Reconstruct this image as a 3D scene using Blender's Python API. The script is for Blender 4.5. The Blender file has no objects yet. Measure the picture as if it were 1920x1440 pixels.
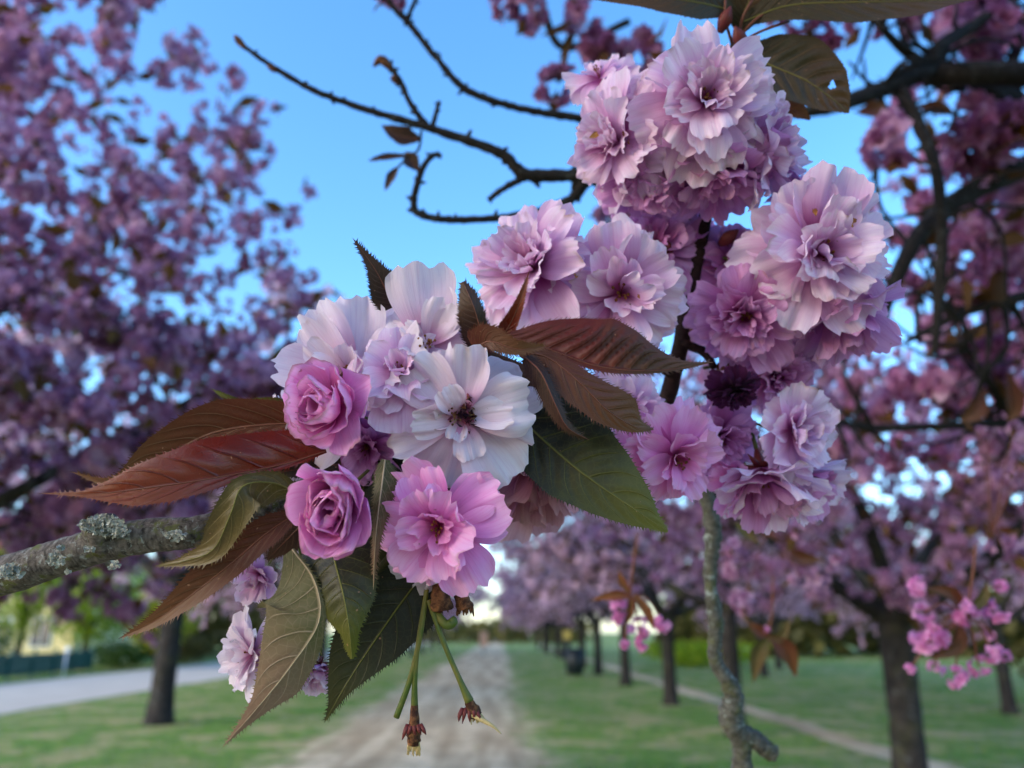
import bpy, math, random
import numpy as np
from mathutils import Vector, Matrix, noise

scene = bpy.context.scene
COL = scene.collection
R_ = math.radians

# ------------------------------------------------------------------ camera
FPX = 1442.0                      # focal length in pixels of the 1920 x 1440 photograph
PITCH = R_(17.9)
YAW = R_(-0.8)                    # the path runs along +Y, the lens looks a little right of it
CAM = Vector((0.0, 0.0, 1.60))
cam_d = bpy.data.cameras.new('camera')
cam_o = bpy.data.objects.new('camera', cam_d)
COL.objects.link(cam_o)
cam_o.location = CAM
cam_o.rotation_euler = (math.pi / 2 + PITCH, 0, YAW)
cam_d.sensor_width = 36.0
cam_d.lens = 36.0 * FPX / 1920.0
cam_d.clip_start = 0.01
cam_d.clip_end = 2000.0
cam_d.dof.use_dof = True
cam_d.dof.focus_distance = 0.245
cam_d.dof.aperture_fstop = 9.5
scene.camera = cam_o
_m = cam_o.rotation_euler.to_matrix()
RT, UP, TC = _m.col[0].copy(), _m.col[1].copy(), _m.col[2].copy()   # right, up, towards the camera


def P(px, py, d):
    """the place that the photograph shows at (px, py), d metres in front of the lens"""
    px, py, d = float(px), float(py), float(d)
    return CAM + d * (-TC + (px - 960) / FPX * RT - (py - 720) / FPX * UP)


def V(x, y, z):
    return float(x) * RT + float(y) * UP + float(z) * TC


# ------------------------------------------------------------------ sky, sun, exposure
SUN_EL, SUN_AZ = R_(24), R_(-122)   # low at the left, a little behind
world = bpy.data.worlds.new('World')
scene.world = world
world.use_nodes = True
wt = world.node_tree
wt.nodes.clear()
sky = wt.nodes.new('ShaderNodeTexSky')
sky.sky_type = 'NISHITA'
sky.sun_disc = False
sky.sun_elevation = SUN_EL
sky.sun_rotation = SUN_AZ
sky.air_density = 1.0
sky.dust_density = 1.0
sky.ozone_density = 3.0
bg = wt.nodes.new('ShaderNodeBackground')
bg.inputs['Strength'].default_value = 0.15
wo = wt.nodes.new('ShaderNodeOutputWorld')
hs = wt.nodes.new('ShaderNodeHueSaturation')
hs.inputs['Saturation'].default_value = 1.22
wt.links.new(sky.outputs[0], hs.inputs['Color'])
wt.links.new(hs.outputs[0], bg.inputs['Color'])
wt.links.new(bg.outputs[0], wo.inputs['Surface'])

sun_d = bpy.data.lights.new('sun', 'SUN')
sun_d.energy = 0.7
sun_d.angle = R_(35)
sun_d.color = (1.0, 0.86, 0.68)
sun_o = bpy.data.objects.new('sun', sun_d)
COL.objects.link(sun_o)
sd = Vector((math.sin(SUN_AZ) * math.cos(SUN_EL), math.cos(SUN_AZ) * math.cos(SUN_EL), math.sin(SUN_EL)))
sun_o.rotation_euler = sd.to_track_quat('Z', 'Y').to_euler()
sun_o.location = (0, -5, 12)

scene.view_settings.view_transform = 'Standard'
scene.view_settings.look = 'None'
scene.view_settings.exposure = 1.85
scene.view_settings.gamma = 1.0
scene.view_settings.use_curve_mapping = False
scene.cycles.use_denoising = True
scene.cycles.max_bounces = 8
scene.cycles.diffuse_bounces = 4
scene.cycles.transmission_bounces = 4
scene.cycles.sample_clamp_indirect = 6.0


# ------------------------------------------------------------------ helpers
def rgb(r, g, b):
    """sRGB 0..255 -> linear"""
    f = lambda c: (c / 255 / 12.92) if c / 255 <= 0.04045 else ((c / 255 + 0.055) / 1.055) ** 2.4
    return (f(r), f(g), f(b), 1.0)


def link(o, parent=None):
    COL.objects.link(o)
    if parent is not None:
        o.parent = parent
    return o


def empty(name, loc=(0, 0, 0)):
    o = bpy.data.objects.new(name, None)
    o.location = loc
    o.empty_display_size = 0.02
    return link(o)


def tag(o, label=None, cat=None, group=None, kind=None):
    if label:
        o['label'] = label
    if cat:
        o['category'] = cat
    if group:
        o['group'] = group
    if kind:
        o['kind'] = kind
    return o


class MB:
    """collects vertices, faces and UVs of one mesh"""
    def __init__(s):
        s.v, s.f, s.uv, s.mi = [], [], [], []

    def add(s, v, f, uv=None, mi=0):
        o = len(s.v)
        s.v.extend(v)
        s.f.extend([tuple(i + o for i in q) for q in f])
        s.uv.extend(uv if uv is not None else [(0, 0)] * len(v))
        s.mi.extend([mi] * len(f))

    def mesh(s, name, mats, smooth=True, origin=None):
        me = bpy.data.meshes.new(name)
        v = s.v if origin is None else [(a[0] - origin[0], a[1] - origin[1], a[2] - origin[2]) for a in s.v]
        me.from_pydata([tuple(a) for a in v], [], s.f)
        uvl = me.uv_layers.new(name='UVMap')
        idx = np.empty(len(me.loops), dtype=np.int32)
        me.loops.foreach_get('vertex_index', idx)
        uv = np.array(s.uv, dtype=np.float32)[idx]
        uvl.data.foreach_set('uv', uv.ravel())
        for m in (mats if isinstance(mats, (list, tuple)) else [mats]):
            me.materials.append(m)
        me.polygons.foreach_set('material_index', np.array(s.mi, dtype=np.int32))
        if smooth:
            me.polygons.foreach_set('use_smooth', np.ones(len(me.polygons), dtype=bool))
        me.update()
        return me

    def build(s, name, mats, parent=None, smooth=True, origin=None):
        """origin: world place of the parent, so that children sit relative to it"""
        o = bpy.data.objects.new(name, s.mesh(name, mats, smooth, origin))
        return link(o, parent)


def grid_faces(n, m):
    return [(i * m + j, (i + 1) * m + j, (i + 1) * m + j + 1, i * m + j + 1) for i in range(n - 1) for j in range(m - 1)]


def spline(pts, n):
    """Catmull-Rom through the rows of pts, n samples"""
    p = np.array(pts, dtype=float)
    if len(p) == 2:
        t = np.linspace(0, 1, n)[:, None]
        return p[0] * (1 - t) + p[1] * t
    p = np.vstack([2 * p[0] - p[1], p, 2 * p[-1] - p[-2]])
    k = len(p) - 3
    out = []
    for x in np.linspace(0, k - 1e-9, n):
        i = int(x)
        t = x - i
        a, b, c, d = p[i], p[i + 1], p[i + 2], p[i + 3]
        out.append(0.5 * (2 * b + (c - a) * t + (2 * a - 5 * b + 4 * c - d) * t * t + (3 * b - a - 3 * c + d) * t ** 3))
    return np.array(out)


def tube(mb, pts, rad, seg=8, n=None, rough=0.0, rng=None, cap=True, mi=0):
    """round bar along pts with the radii rad"""
    pr = np.hstack([np.array(pts, float), np.array(rad, float)[:, None]])
    if n:
        pr = spline(pr, n)
    c, r = pr[:, :3], np.maximum(pr[:, 3], 1e-5)
    N = len(c)
    tg = np.gradient(c, axis=0)
    tg /= np.linalg.norm(tg, axis=1)[:, None] + 1e-12
    ref = np.array([0.31, 0.2, 0.93])
    if abs(tg[0] @ ref) > 0.9:
        ref = np.array([0.93, 0.2, 0.31])
    x = np.cross(tg[0], ref)
    x /= np.linalg.norm(x)
    V_, UV = [], []
    ln = 0.0
    for i in range(N):
        x = x - tg[i] * (x @ tg[i])
        x /= np.linalg.norm(x) + 1e-12
        y = np.cross(tg[i], x)
        if i:
            ln += np.linalg.norm(c[i] - c[i - 1])
        for j in range(seg):
            a = 2 * math.pi * j / seg
            k = 1.0
            if rough:
                k += rough * rng.uniform(-1, 1)
            V_.append(c[i] + r[i] * k * (math.cos(a) * x + math.sin(a) * y))
            UV.append((j / seg, ln))
    F = [(i * seg + j, i * seg + (j + 1) % seg, (i + 1) * seg + (j + 1) % seg, (i + 1) * seg + j)
         for i in range(N - 1) for j in range(seg)]
    if cap:
        F.append(tuple(range(seg))[::-1])
        F.append(tuple((N - 1) * seg + j for j in range(seg)))
    mb.add(V_, F, UV, mi)


def ball(mb, c, r, n=8, m=6, sq=(1, 1, 1), mi=0):
    V_ = []
    for i in range(m + 1):
        a = math.pi * i / m
        for j in range(n):
            b = 2 * math.pi * j / n
            V_.append((c[0] + r * sq[0] * math.sin(a) * math.cos(b), c[1] + r * sq[1] * math.sin(a) * math.sin(b), c[2] + r * sq[2] * math.cos(a)))
    F = [(i * n + j, i * n + (j + 1) % n, (i + 1) * n + (j + 1) % n, (i + 1) * n + j) for i in range(m) for j in range(n)]
    mb.add(V_, F, None, mi)


def box(mb, c, s, mi=0):
    x, y, z = c
    a, b, d = s[0] / 2, s[1] / 2, s[2] / 2
    v = [(x + i * a, y + j * b, z + k * d) for i in (-1, 1) for j in (-1, 1) for k in (-1, 1)]
    f = [(0, 1, 3, 2), (4, 6, 7, 5), (0, 4, 5, 1), (2, 3, 7, 6), (0, 2, 6, 4), (1, 5, 7, 3)]
    mb.add(v, f, None, mi)


# ------------------------------------------------------------------ materials
class NT:
    def __init__(s, name):
        s.m = bpy.data.materials.new(name)
        s.m.use_nodes = True
        s.t = s.m.node_tree
        s.t.nodes.clear()
        s.out = s.n('ShaderNodeOutputMaterial')

    def n(s, typ, **kw):
        nd = s.t.nodes.new(typ)
        for k, v in kw.items():
            setattr(nd, k, v)
        return nd

    def l(s, a, b):
        s.t.links.new(a, b)

    def val(s, inp, v):
        if hasattr(v, 'is_output'):
            s.l(v, inp)
        else:
            inp.default_value = v

    def math(s, op, a, b=None, c=None, clamp=False):
        nd = s.n('ShaderNodeMath', operation=op)
        nd.use_clamp = clamp
        s.val(nd.inputs[0], a)
        if b is not None:
            s.val(nd.inputs[1], b)
        if c is not None:
            s.val(nd.inputs[2], c)
        return nd.outputs[0]

    def mix(s, f, a, b, blend='MIX'):
        nd = s.n('ShaderNodeMix', data_type='RGBA', blend_type=blend)
        s.val(nd.inputs[0], f)
        s.val(nd.inputs[6], a)
        s.val(nd.inputs[7], b)
        return nd.outputs[2]

    def smooth(s, v, a, b, lo=0.0, hi=1.0):
        nd = s.n('ShaderNodeMapRange', interpolation_type='SMOOTHSTEP')
        s.val(nd.inputs[0], v)
        for i, q in enumerate((a, b, lo, hi)):
            nd.inputs[i + 1].default_value = q
        return nd.outputs[0]

    def noise(s, vec, scale, detail=3.0, rough=0.5, dist=0.0):
        nd = s.n('ShaderNodeTexNoise')
        if vec is not None:
            s.l(vec, nd.inputs['Vector'])
        nd.inputs['Scale'].default_value = scale
        nd.inputs['Detail'].default_value = detail
        nd.inputs['Roughness'].default_value = rough
        nd.inputs['Distortion'].default_value = dist
        return nd.outputs[0]

    def scaled(s, vec, sc):
        nd = s.n('ShaderNodeMapping')
        nd.inputs['Scale'].default_value = sc
        s.l(vec, nd.inputs['Vector'])
        return nd.outputs[0]

    def bump(s, h, strength, dist):
        nd = s.n('ShaderNodeBump')
        nd.inputs['Strength'].default_value = strength
        nd.inputs['Distance'].default_value = dist
        s.l(h, nd.inputs['Height'])
        return nd.outputs[0]

    def thin(s, col, tcol, tr, rough, spec, normal=None, sheen=0.0):
        """a thin sheet: part of the light passes through"""
        p = s.n('ShaderNodeBsdfPrincipled')
        s.val(p.inputs['Base Color'], col)
        s.val(p.inputs['Roughness'], rough)
        p.inputs['Specular IOR Level'].default_value = spec
        p.inputs['Sheen Weight'].default_value = sheen
        t = s.n('ShaderNodeBsdfTranslucent')
        s.val(t.inputs['Color'], tcol)
        if normal is not None:
            s.l(normal, p.inputs['Normal'])
            s.l(normal, t.inputs['Normal'])
        m = s.n('ShaderNodeMixShader')
        m.inputs[0].default_value = tr
        s.l(p.outputs[0], m.inputs[1])
        s.l(t.outputs[0], m.inputs[2])
        s.l(m.outputs[0], s.out.inputs['Surface'])
        return s.m

    def solid(s, col, rough=0.7, spec=0.3, normal=None, metal=0.0):
        p = s.n('ShaderNodeBsdfPrincipled')
        s.val(p.inputs['Base Color'], col)
        s.val(p.inputs['Roughness'], rough)
        p.inputs['Specular IOR Level'].default_value = spec
        p.inputs['Metallic'].default_value = metal
        if normal is not None:
            s.l(normal, p.inputs['Normal'])
        s.l(p.outputs[0], s.out.inputs['Surface'])
        return s.m


def petal_mat(name, tip, mid, base, tr=0.32):
    k = NT(name)
    uv = k.n('ShaderNodeTexCoord').outputs['UV']
    sep = k.n('ShaderNodeSeparateXYZ')
    k.l(uv, sep.inputs[0])
    oi = k.n('ShaderNodeObjectInfo').outputs['Random']
    u = sep.outputs['Y']
    off = k.math('MULTIPLY', k.math('SUBTRACT', oi, 0.5), 0.30)
    uo = k.math('ADD', u, off)
    f1 = k.smooth(uo, 0.05, 0.55)
    f2 = k.smooth(uo, 0.45, 1.0)
    c = k.mix(f1, base, mid)
    c = k.mix(f2, c, tip)
    vn = k.noise(k.scaled(uv, (26, 1.6, 1)), 1.0, 3, 0.6)            # fine veins running up the petal
    obj = k.n('ShaderNodeTexCoord').outputs['Object']
    bl = k.noise(obj, 120, 3, 0.6)
    c = k.mix(k.math('MULTIPLY', k.smooth(vn, 0.45, 0.75), 0.42), c, mid, 'MULTIPLY')
    c = k.mix(k.math('MULTIPLY', k.smooth(bl, 0.5, 0.8), 0.35), c, mid)
    br = k.noise(obj, 330, 2, 0.5)                                    # a few bruised brown specks
    c = k.mix(k.math('MULTIPLY', k.smooth(br, 0.74, 0.80), 0.5), c, rgb(150, 105, 85))
    rim = k.math('MULTIPLY', k.smooth(u, 0.90, 1.0), k.smooth(k.noise(obj, 75, 2, 0.5), 0.56, 0.66))   # browned rims here and there
    c = k.mix(k.math('MULTIPLY', rim, 0.6), c, rgb(166, 118, 84))
    h = k.math('ADD', k.math('MULTIPLY', vn, 0.7), k.math('MULTIPLY', bl, 0.5))
    return k.thin(c, c, tr, 0.6, 0.16, k.bump(h, 0.4, 0.0007), 0.05)


def leaf_mat(name, c0, c1, vein, nv=11, gloss=0.38, tr=0.22, veinstr=0.6):
    """UV: x = -1..1 across, y = 0..1 from stalk to tip"""
    k = NT(name)
    uv = k.n('ShaderNodeTexCoord').outputs['UV']
    sep = k.n('ShaderNodeSeparateXYZ')
    k.l(uv, sep.inputs[0])
    x, t = sep.outputs['X'], sep.outputs['Y']
    obj = k.n('ShaderNodeTexCoord').outputs['Object']
    n1 = k.noise(obj, 60, 4, 0.6)
    wob = k.math('MULTIPLY', k.math('SUBTRACT', n1, 0.5), 0.03)
    ax = k.math('ABSOLUTE', x)
    ph = k.math('ADD', k.math('SUBTRACT', t, k.math('MULTIPLY', k.math('POWER', ax, 1.25), 0.20)), wob)
    ph = k.math('ADD', k.math('MULTIPLY', ph, nv), k.math('MULTIPLY', k.smooth(x, -0.01, 0.01), 0.5))
    tri = k.math('ABSOLUTE', k.math('SUBTRACT', k.math('FRACT', ph), 0.5))
    lat = k.smooth(tri, 0.0, 0.07, 1.0, 0.0)
    lat = k.math('MULTIPLY', lat, k.smooth(ax, 0.55, 1.0, 1.0, 0.1))
    midr = k.smooth(ax, 0.015, 0.05, 1.0, 0.0)
    vein_m = k.math('MAXIMUM', lat, midr)
    vo = k.n('ShaderNodeTexVoronoi', feature='DISTANCE_TO_EDGE')      # the fine net between the veins
    k.l(obj, vo.inputs['Vector'])
    vo.inputs['Scale'].default_value = 420
    net = k.smooth(vo.outputs['Distance'], 0.0, 0.09, 1.0, 0.0)
    c = k.mix(k.smooth(k.math('ADD', t, k.math('MULTIPLY', k.math('SUBTRACT', n1, 0.5), 0.8)), 0.25, 0.95), c0, c1)
    c = k.mix(k.math('MULTIPLY', k.smooth(n1, 0.35, 0.75), 0.35), c, (0.25, 0.2, 0.16, 1), 'MULTIPLY')
    c = k.mix(k.math('MULTIPLY', net, 0.13), c, vein)
    c = k.mix(k.math('MULTIPLY', vein_m, veinstr), c, vein)
    sp = k.noise(obj, 700, 1, 0.4)
    c = k.mix(k.math('MULTIPLY', k.smooth(sp, 0.76, 0.80), 0.5), c, rgb(190, 140, 110))
    h = k.math('ADD', k.math('MULTIPLY', vein_m, -0.8), k.math('MULTIPLY', net, -0.06))
    h = k.math('ADD', h, k.math('MULTIPLY', n1, 0.5))
    return k.thin(c, c, tr, k.math('ADD', gloss, k.math('MULTIPLY', n1, 0.2)), 0.45, k.bump(h, 0.5, 0.0006))


def bark_mat(name, dark, light, moss=0.0, lichen=0.0, sc=1.0, bands=True):
    k = NT(name)
    tc = k.n('ShaderNodeTexCoord')
    obj, uv = tc.outputs['Object'], tc.outputs['UV']
    n1 = k.noise(obj, 60 * sc, 6, 0.65)
    n2 = k.noise(k.scaled(uv, (5, 90 * sc, 1)), 1.0, 4, 0.6, 0.4)
    n3 = k.noise(obj, 24 * sc, 5, 0.65, 0.3)
    n4 = k.noise(obj, 45 * sc, 6, 0.7, 0.6)
    f = k.math('ADD', k.math('MULTIPLY', n1, 0.6), k.math('MULTIPLY', n2, 0.5 if bands else 0.25))
    c = k.mix(k.smooth(f, 0.35, 0.8), dark, light)
    if moss:
        c = k.mix(k.math('MULTIPLY', k.smooth(n3, 0.52, 0.66), moss), c, rgb(92, 96, 42))
    if lichen:
        c = k.mix(k.math('MULTIPLY', k.smooth(n4, 0.57, 0.64), lichen), c, rgb(165, 175, 170))
    h = k.math('ADD', k.math('MULTIPLY', n1, 1.0), k.math('MULTIPLY', n2, 0.6))
    return k.solid(c, 0.85, 0.2, k.bump(h, 0.8, 0.002 / sc))


M = {}
M['petal_white'] = petal_mat('petal_white', rgb(240, 228, 240), rgb(232, 210, 228), rgb(212, 146, 188))
M['petal_pale'] = petal_mat('petal_pale', rgb(244, 222, 242), rgb(232, 184, 224), rgb(182, 80, 152))  # natural pink base, deepened to put recess shade into the colour
M['petal_pink'] = petal_mat('petal_pink', rgb(248, 192, 236), rgb(238, 150, 216), rgb(190, 62, 142))
M['petal_deep'] = petal_mat('petal_deep', rgb(230, 176, 224), rgb(206, 122, 192), rgb(136, 34, 104))  # deeper pink; its dark base also carries painted recess shade
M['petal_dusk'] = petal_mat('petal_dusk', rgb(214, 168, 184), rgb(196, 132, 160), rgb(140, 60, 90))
M['petal_dead'] = petal_mat('petal_dead', rgb(84, 30, 78), rgb(70, 20, 62), rgb(40, 10, 34), 0.1)
M['leaf_red'] = leaf_mat('leaf_red', rgb(108, 30, 14), rgb(130, 56, 32), rgb(52, 16, 10), nv=8, gloss=.18, veinstr=.55)
M['leaf_orange'] = leaf_mat('leaf_orange', rgb(128, 66, 34), rgb(150, 84, 40), rgb(160, 110, 70))
M['leaf_redvein'] = leaf_mat('leaf_redvein', rgb(98, 30, 20), rgb(92, 62, 38), rgb(72, 26, 18), nv=13)
M['leaf_brown'] = leaf_mat('leaf_brown', rgb(92, 40, 20), rgb(112, 70, 34), rgb(120, 84, 48))
M['leaf_olive'] = leaf_mat('leaf_olive', rgb(84, 74, 30), rgb(110, 88, 50), rgb(140, 122, 74), nv=9)
M['leaf_grey'] = leaf_mat('leaf_grey', rgb(92, 88, 48), rgb(150, 116, 92), rgb(178, 154, 124), nv=9, gloss=0.5)
M['leaf_green'] = leaf_mat('leaf_green', rgb(34, 32, 12), rgb(98, 98, 28), rgb(116, 112, 52), nv=9, veinstr=.4)
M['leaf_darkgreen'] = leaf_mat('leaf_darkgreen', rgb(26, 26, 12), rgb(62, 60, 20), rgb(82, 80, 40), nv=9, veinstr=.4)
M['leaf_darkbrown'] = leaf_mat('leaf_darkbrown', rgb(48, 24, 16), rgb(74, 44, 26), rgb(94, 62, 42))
M['leaf_topolive'] = leaf_mat('leaf_topolive', rgb(54, 44, 20), rgb(98, 62, 28), rgb(116, 86, 52))
k = NT('stalk')
_o = k.n('ShaderNodeTexCoord').outputs['Object']
_n = k.noise(_o, 500, 4, .6)
M['stalk'] = k.solid(k.mix(k.smooth(k.noise(_o, 90, 3, .6), .4, .65), rgb(78, 92, 32), rgb(112, 104, 46)), 0.5, 0.35, k.bump(_n, .4, .0004))
M['stalk_red'] = NT('stalk_red').solid(rgb(112, 62, 44), 0.5, 0.4)
M['rib_pale'] = NT('rib_pale').solid(rgb(186, 164, 132), 0.6, 0.3)
M['rib_green'] = NT('rib_green').solid(rgb(112, 108, 50), 0.6, 0.3)
M['calyx'] = NT('calyx').solid(rgb(104, 42, 40), 0.55, 0.35)
k = NT('spent')
_n = k.noise(k.n('ShaderNodeTexCoord').outputs['Object'], 420, 4, .65)
M['spent'] = k.solid(k.mix(k.smooth(_n, .35, .7), rgb(58, 30, 20), rgb(128, 84, 52)), 0.75, 0.25, k.bump(_n, .8, .0008))
M['scrap'] = NT('scrap').solid(rgb(168, 120, 72), 0.7, 0.2)
M['straw'] = NT('straw').solid(rgb(196, 172, 120), 0.6, 0.3)
M['stamen'] = NT('stamen').solid(rgb(150, 70, 80), 0.6, 0.3)
M['anther'] = NT('anther').solid(rgb(120, 74, 36), 0.6, 0.3)
M['bark_branch'] = bark_mat('bark_branch', rgb(44, 38, 34), rgb(132, 122, 114), 0.8, 0.45, 8)
M['bark_stem'] = bark_mat('bark_stem', rgb(32, 20, 18), rgb(66, 44, 38), sc=6)
M['bark_grey'] = bark_mat('bark_grey', rgb(54, 52, 44), rgb(112, 110, 102), 0.4, 0.6, 5)
M['bark_tree'] = bark_mat('bark_tree', rgb(26, 24, 24), rgb(58, 53, 50), 0.2, 0.12, 0.12)
M['bark_dark'] = bark_mat('bark_dark', rgb(22, 19, 18), rgb(46, 40, 37), 0.0, 0.1, 2)


def lichen_mat():
    k = NT('lichen')
    obj = k.n('ShaderNodeTexCoord').outputs['Object']
    n = k.noise(obj, 300, 4, 0.6)
    c = k.mix(k.smooth(n, 0.3, 0.7), rgb(120, 120, 110), rgb(204, 202, 190))
    return k.solid(c, 0.9, 0.1, k.bump(n, 0.6, 0.001))


M['lichen'] = lichen_mat()


def mass_mat(name, cols, tr=0.4, island=True):
    """petals or leaves of far crowns: every petal takes one of the colours"""
    k = NT(name)
    if island:
        r = k.n('ShaderNodeNewGeometry').outputs['Random Per Island']
    rr = k.n('ShaderNodeValToRGB')
    el = rr.color_ramp.elements
    el[0].color, el[1].color = cols[0], cols[-1]
    for i, c in enumerate(cols[1:-1]):
        e = el.new((i + 1) / (len(cols) - 1))
        e.color = c
    oi = k.n('ShaderNodeObjectInfo').outputs['Random']
    v = k.math('ADD', k.math('MULTIPLY', r, 0.7), k.math('MULTIPLY', oi, 0.3))
    k.l(v, rr.inputs[0])
    return k.thin(rr.outputs[0], rr.outputs[0], tr, 0.6, 0.2)


M['mass_pink'] = mass_mat('mass_pink', [rgb(128, 78, 116), rgb(164, 112, 148), rgb(192, 146, 180), rgb(218, 186, 208)])
M['mass_near'] = mass_mat('mass_near', [rgb(128, 64, 106), rgb(170, 104, 148), rgb(200, 146, 184), rgb(224, 188, 214)])
M['mass_spray'] = mass_mat('mass_spray', [rgb(214, 120, 184), rgb(232, 158, 208), rgb(242, 196, 228)])
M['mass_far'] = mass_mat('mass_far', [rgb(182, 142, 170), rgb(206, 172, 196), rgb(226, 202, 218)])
M['mass_leaf'] = mass_mat('mass_leaf', [rgb(74, 44, 24), rgb(98, 66, 30), rgb(96, 84, 34)])
M['green_leaf'] = mass_mat('green_leaf', [rgb(84, 116, 26), rgb(120, 150, 34), rgb(160, 176, 44)])
M['grass_blade'] = mass_mat('grass_blade', [rgb(86, 114, 40), rgb(116, 140, 58), rgb(160, 152, 92)])
M['yellow_leaf'] = mass_mat('yellow_leaf', [rgb(150, 160, 40), rgb(196, 190, 60), rgb(226, 214, 96)])
M['hedge_leaf'] = mass_mat('hedge_leaf', [rgb(42, 66, 22), rgb(64, 92, 28), rgb(96, 112, 36)])
M['olive_leaf'] = mass_mat('olive_leaf', [rgb(66, 66, 34), rgb(92, 86, 44), rgb(104, 106, 56)])


def ground_mats():
    def grass_col(k, obj):
        n1 = k.noise(obj, 0.35, 6, 0.65)
        n2 = k.noise(obj, 0.9, 7, 0.72)
        n3 = k.noise(obj, 30, 4, 0.7)
        n5 = k.noise(obj, 5, 5, 0.7)
        c = k.mix(n3, rgb(62, 98, 24), rgb(114, 152, 54))
        c = k.mix(k.math('MULTIPLY', k.smooth(n5, 0.5, 0.6), 0.75), c, rgb(36, 64, 18))
        c = k.mix(k.math('MULTIPLY', k.smooth(n2, 0.49, 0.58), 0.85), c, rgb(158, 146, 100))
        c = k.mix(k.math('MULTIPLY', k.smooth(n1, 0.48, 0.62), 0.5), c, rgb(140, 134, 92))
        return k.mix(k.math('MULTIPLY', k.smooth(k.noise(obj, 40, 2, 0.5), 0.62, 0.68), 0.7), c, rgb(222, 190, 210)), n3   # fallen petals
    k = NT('grass_ground')
    obj = k.n('ShaderNodeTexCoord').outputs['Object']
    c, n3 = grass_col(k, obj)
    M['grass_ground'] = k.solid(c, 0.95, 0.1, k.bump(n3, 0.6, 0.03))
    k = NT('dirt_path')
    tc = k.n('ShaderNodeTexCoord')
    obj = tc.outputs['Object']
    sep = k.n('ShaderNodeSeparateXYZ')
    k.l(tc.outputs['UV'], sep.inputs[0])
    gc, _ = grass_col(k, obj)
    n1 = k.noise(k.scaled(obj, (1.6, 0.12, 1)), 1.4, 5, 0.6)        # wheel ruts along the path
    n2 = k.noise(obj, 1.6, 6, 0.7)
    n3 = k.noise(obj, 90, 3, 0.7)
    c = k.mix(k.smooth(n1, 0.35, 0.65), rgb(164, 142, 110), rgb(220, 198, 162))
    c = k.mix(k.math('MULTIPLY', k.smooth(n2, 0.45, 0.65), 0.6), c, rgb(136, 120, 94))
    c = k.mix(k.math('MULTIPLY', n3, 0.3), c, rgb(120, 104, 80))
    e = k.math('MULTIPLY', k.math('ABSOLUTE', k.math('SUBTRACT', sep.outputs['X'], 0.5)), 2.0)
    e = k.math('ADD', e, k.math('MULTIPLY', k.math('SUBTRACT', n2, 0.5), 1.1))   # the grass creeps in from both sides
    c = k.mix(k.smooth(e, 0.62, 0.98), c, gc)
    M['dirt_path'] = k.solid(c, 0.95, 0.1, k.bump(n3, 0.5, 0.01))
    k = NT('pale_path')
    obj = k.n('ShaderNodeTexCoord').outputs['Object']
    n2 = k.noise(obj, 1.0, 6, 0.7)
    c = k.mix(n2, rgb(158, 148, 134), rgb(204, 192, 174))
    M['pale_path'] = k.solid(c, 0.9, 0.2)


ground_mats()

# ------------------------------------------------------------------ ground
rg = random.Random(3)


def strip(name, edge_l, edge_r, y0, y1, z, mat, n=160, jag=0.2, seed=1):
    """a ribbon of ground along +Y with uneven edges"""
    r = random.Random(seed)
    mb = MB()
    v, uv = [], []
    wl = wr = 0.0
    for i in range(n):
        t = i / (n - 1)
        y = y0 + (y1 - y0) * t ** 1.8
        wl = wl * 0.6 + r.uniform(-jag, jag)
        wr = wr * 0.6 + r.uniform(-jag, jag)
        for q in range(5):
            s = q / 4
            x = edge_l(y) + wl + (edge_r(y) + wr - edge_l(y) - wl) * s
            v.append((x, y, z))
            uv.append((s, t))
    mb.add(v, grid_faces(n, 5), uv)
    return mb.build(name, M[mat])


mb = MB()
gx = [-600, -150, -60, -30, -20, -14, -10, -7, -4, -2, 0, 2, 4, 7, 10, 14, 20, 30, 60, 150, 600]
gy = [-150, -40, -10, 0, 3, 6, 9, 12, 16, 20, 26, 34, 45, 60, 90, 150, 300, 600, 1500]
mb.add([(x, y, 0.0) for x in gx for y in gy], [tuple(reversed(f)) for f in grid_faces(len(gx), len(gy))])
tag(mb.build('grass_ground', M['grass_ground'], smooth=False), 'park lawn with worn patches under the rows of cherry trees', kind='structure')
tag(strip('dirt_path', lambda y: -3.3, lambda y: 0.85, -12, 240, 0.004, 'dirt_path', jag=0.16, seed=4),
    'broad worn dirt path running between the cherry rows', kind='structure')
tag(strip('pale_path', lambda y: -16.0, lambda y: -10.2, -12, 240, 0.008, 'pale_path', jag=0.08, seed=5),
    'pale gravel path beyond the left row of cherries', kind='structure')
tag(strip('narrow_path', lambda y: 5.0, lambda y: 5.7, -12, 160, 0.012, 'dirt_path', jag=0.1, seed=6),
    'narrow trodden track crossing the lawn right of the trees', kind='structure')

# grass blades near enough to show, one mass
gb = MB()
for i in range(26000):
    y = 4.2 + 26 * rg.random() ** 1.6
    x = rg.uniform(-9, 14)
    if -2.8 < x < 0.4 and rg.random() < 0.985:
        continue
    if 5.0 < x < 5.7:
        continue
    h = rg.uniform(0.03, 0.09)
    a = rg.uniform(0, 6.28)
    w = 0.006
    dx, dy = math.cos(a) * w, math.sin(a) * w
    lx, ly = rg.uniform(-.04, .04), rg.uniform(-.04, .04)
    gb.add([(x - dx, y - dy, 0), (x + dx, y + dy, 0), (x + lx, y + ly, h)], [(0, 1, 2)])
tag(gb.build('grass', M['grass_blade'], smooth=False), 'short spring grass on the lawn beside the path', 'grass', kind='stuff')


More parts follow.
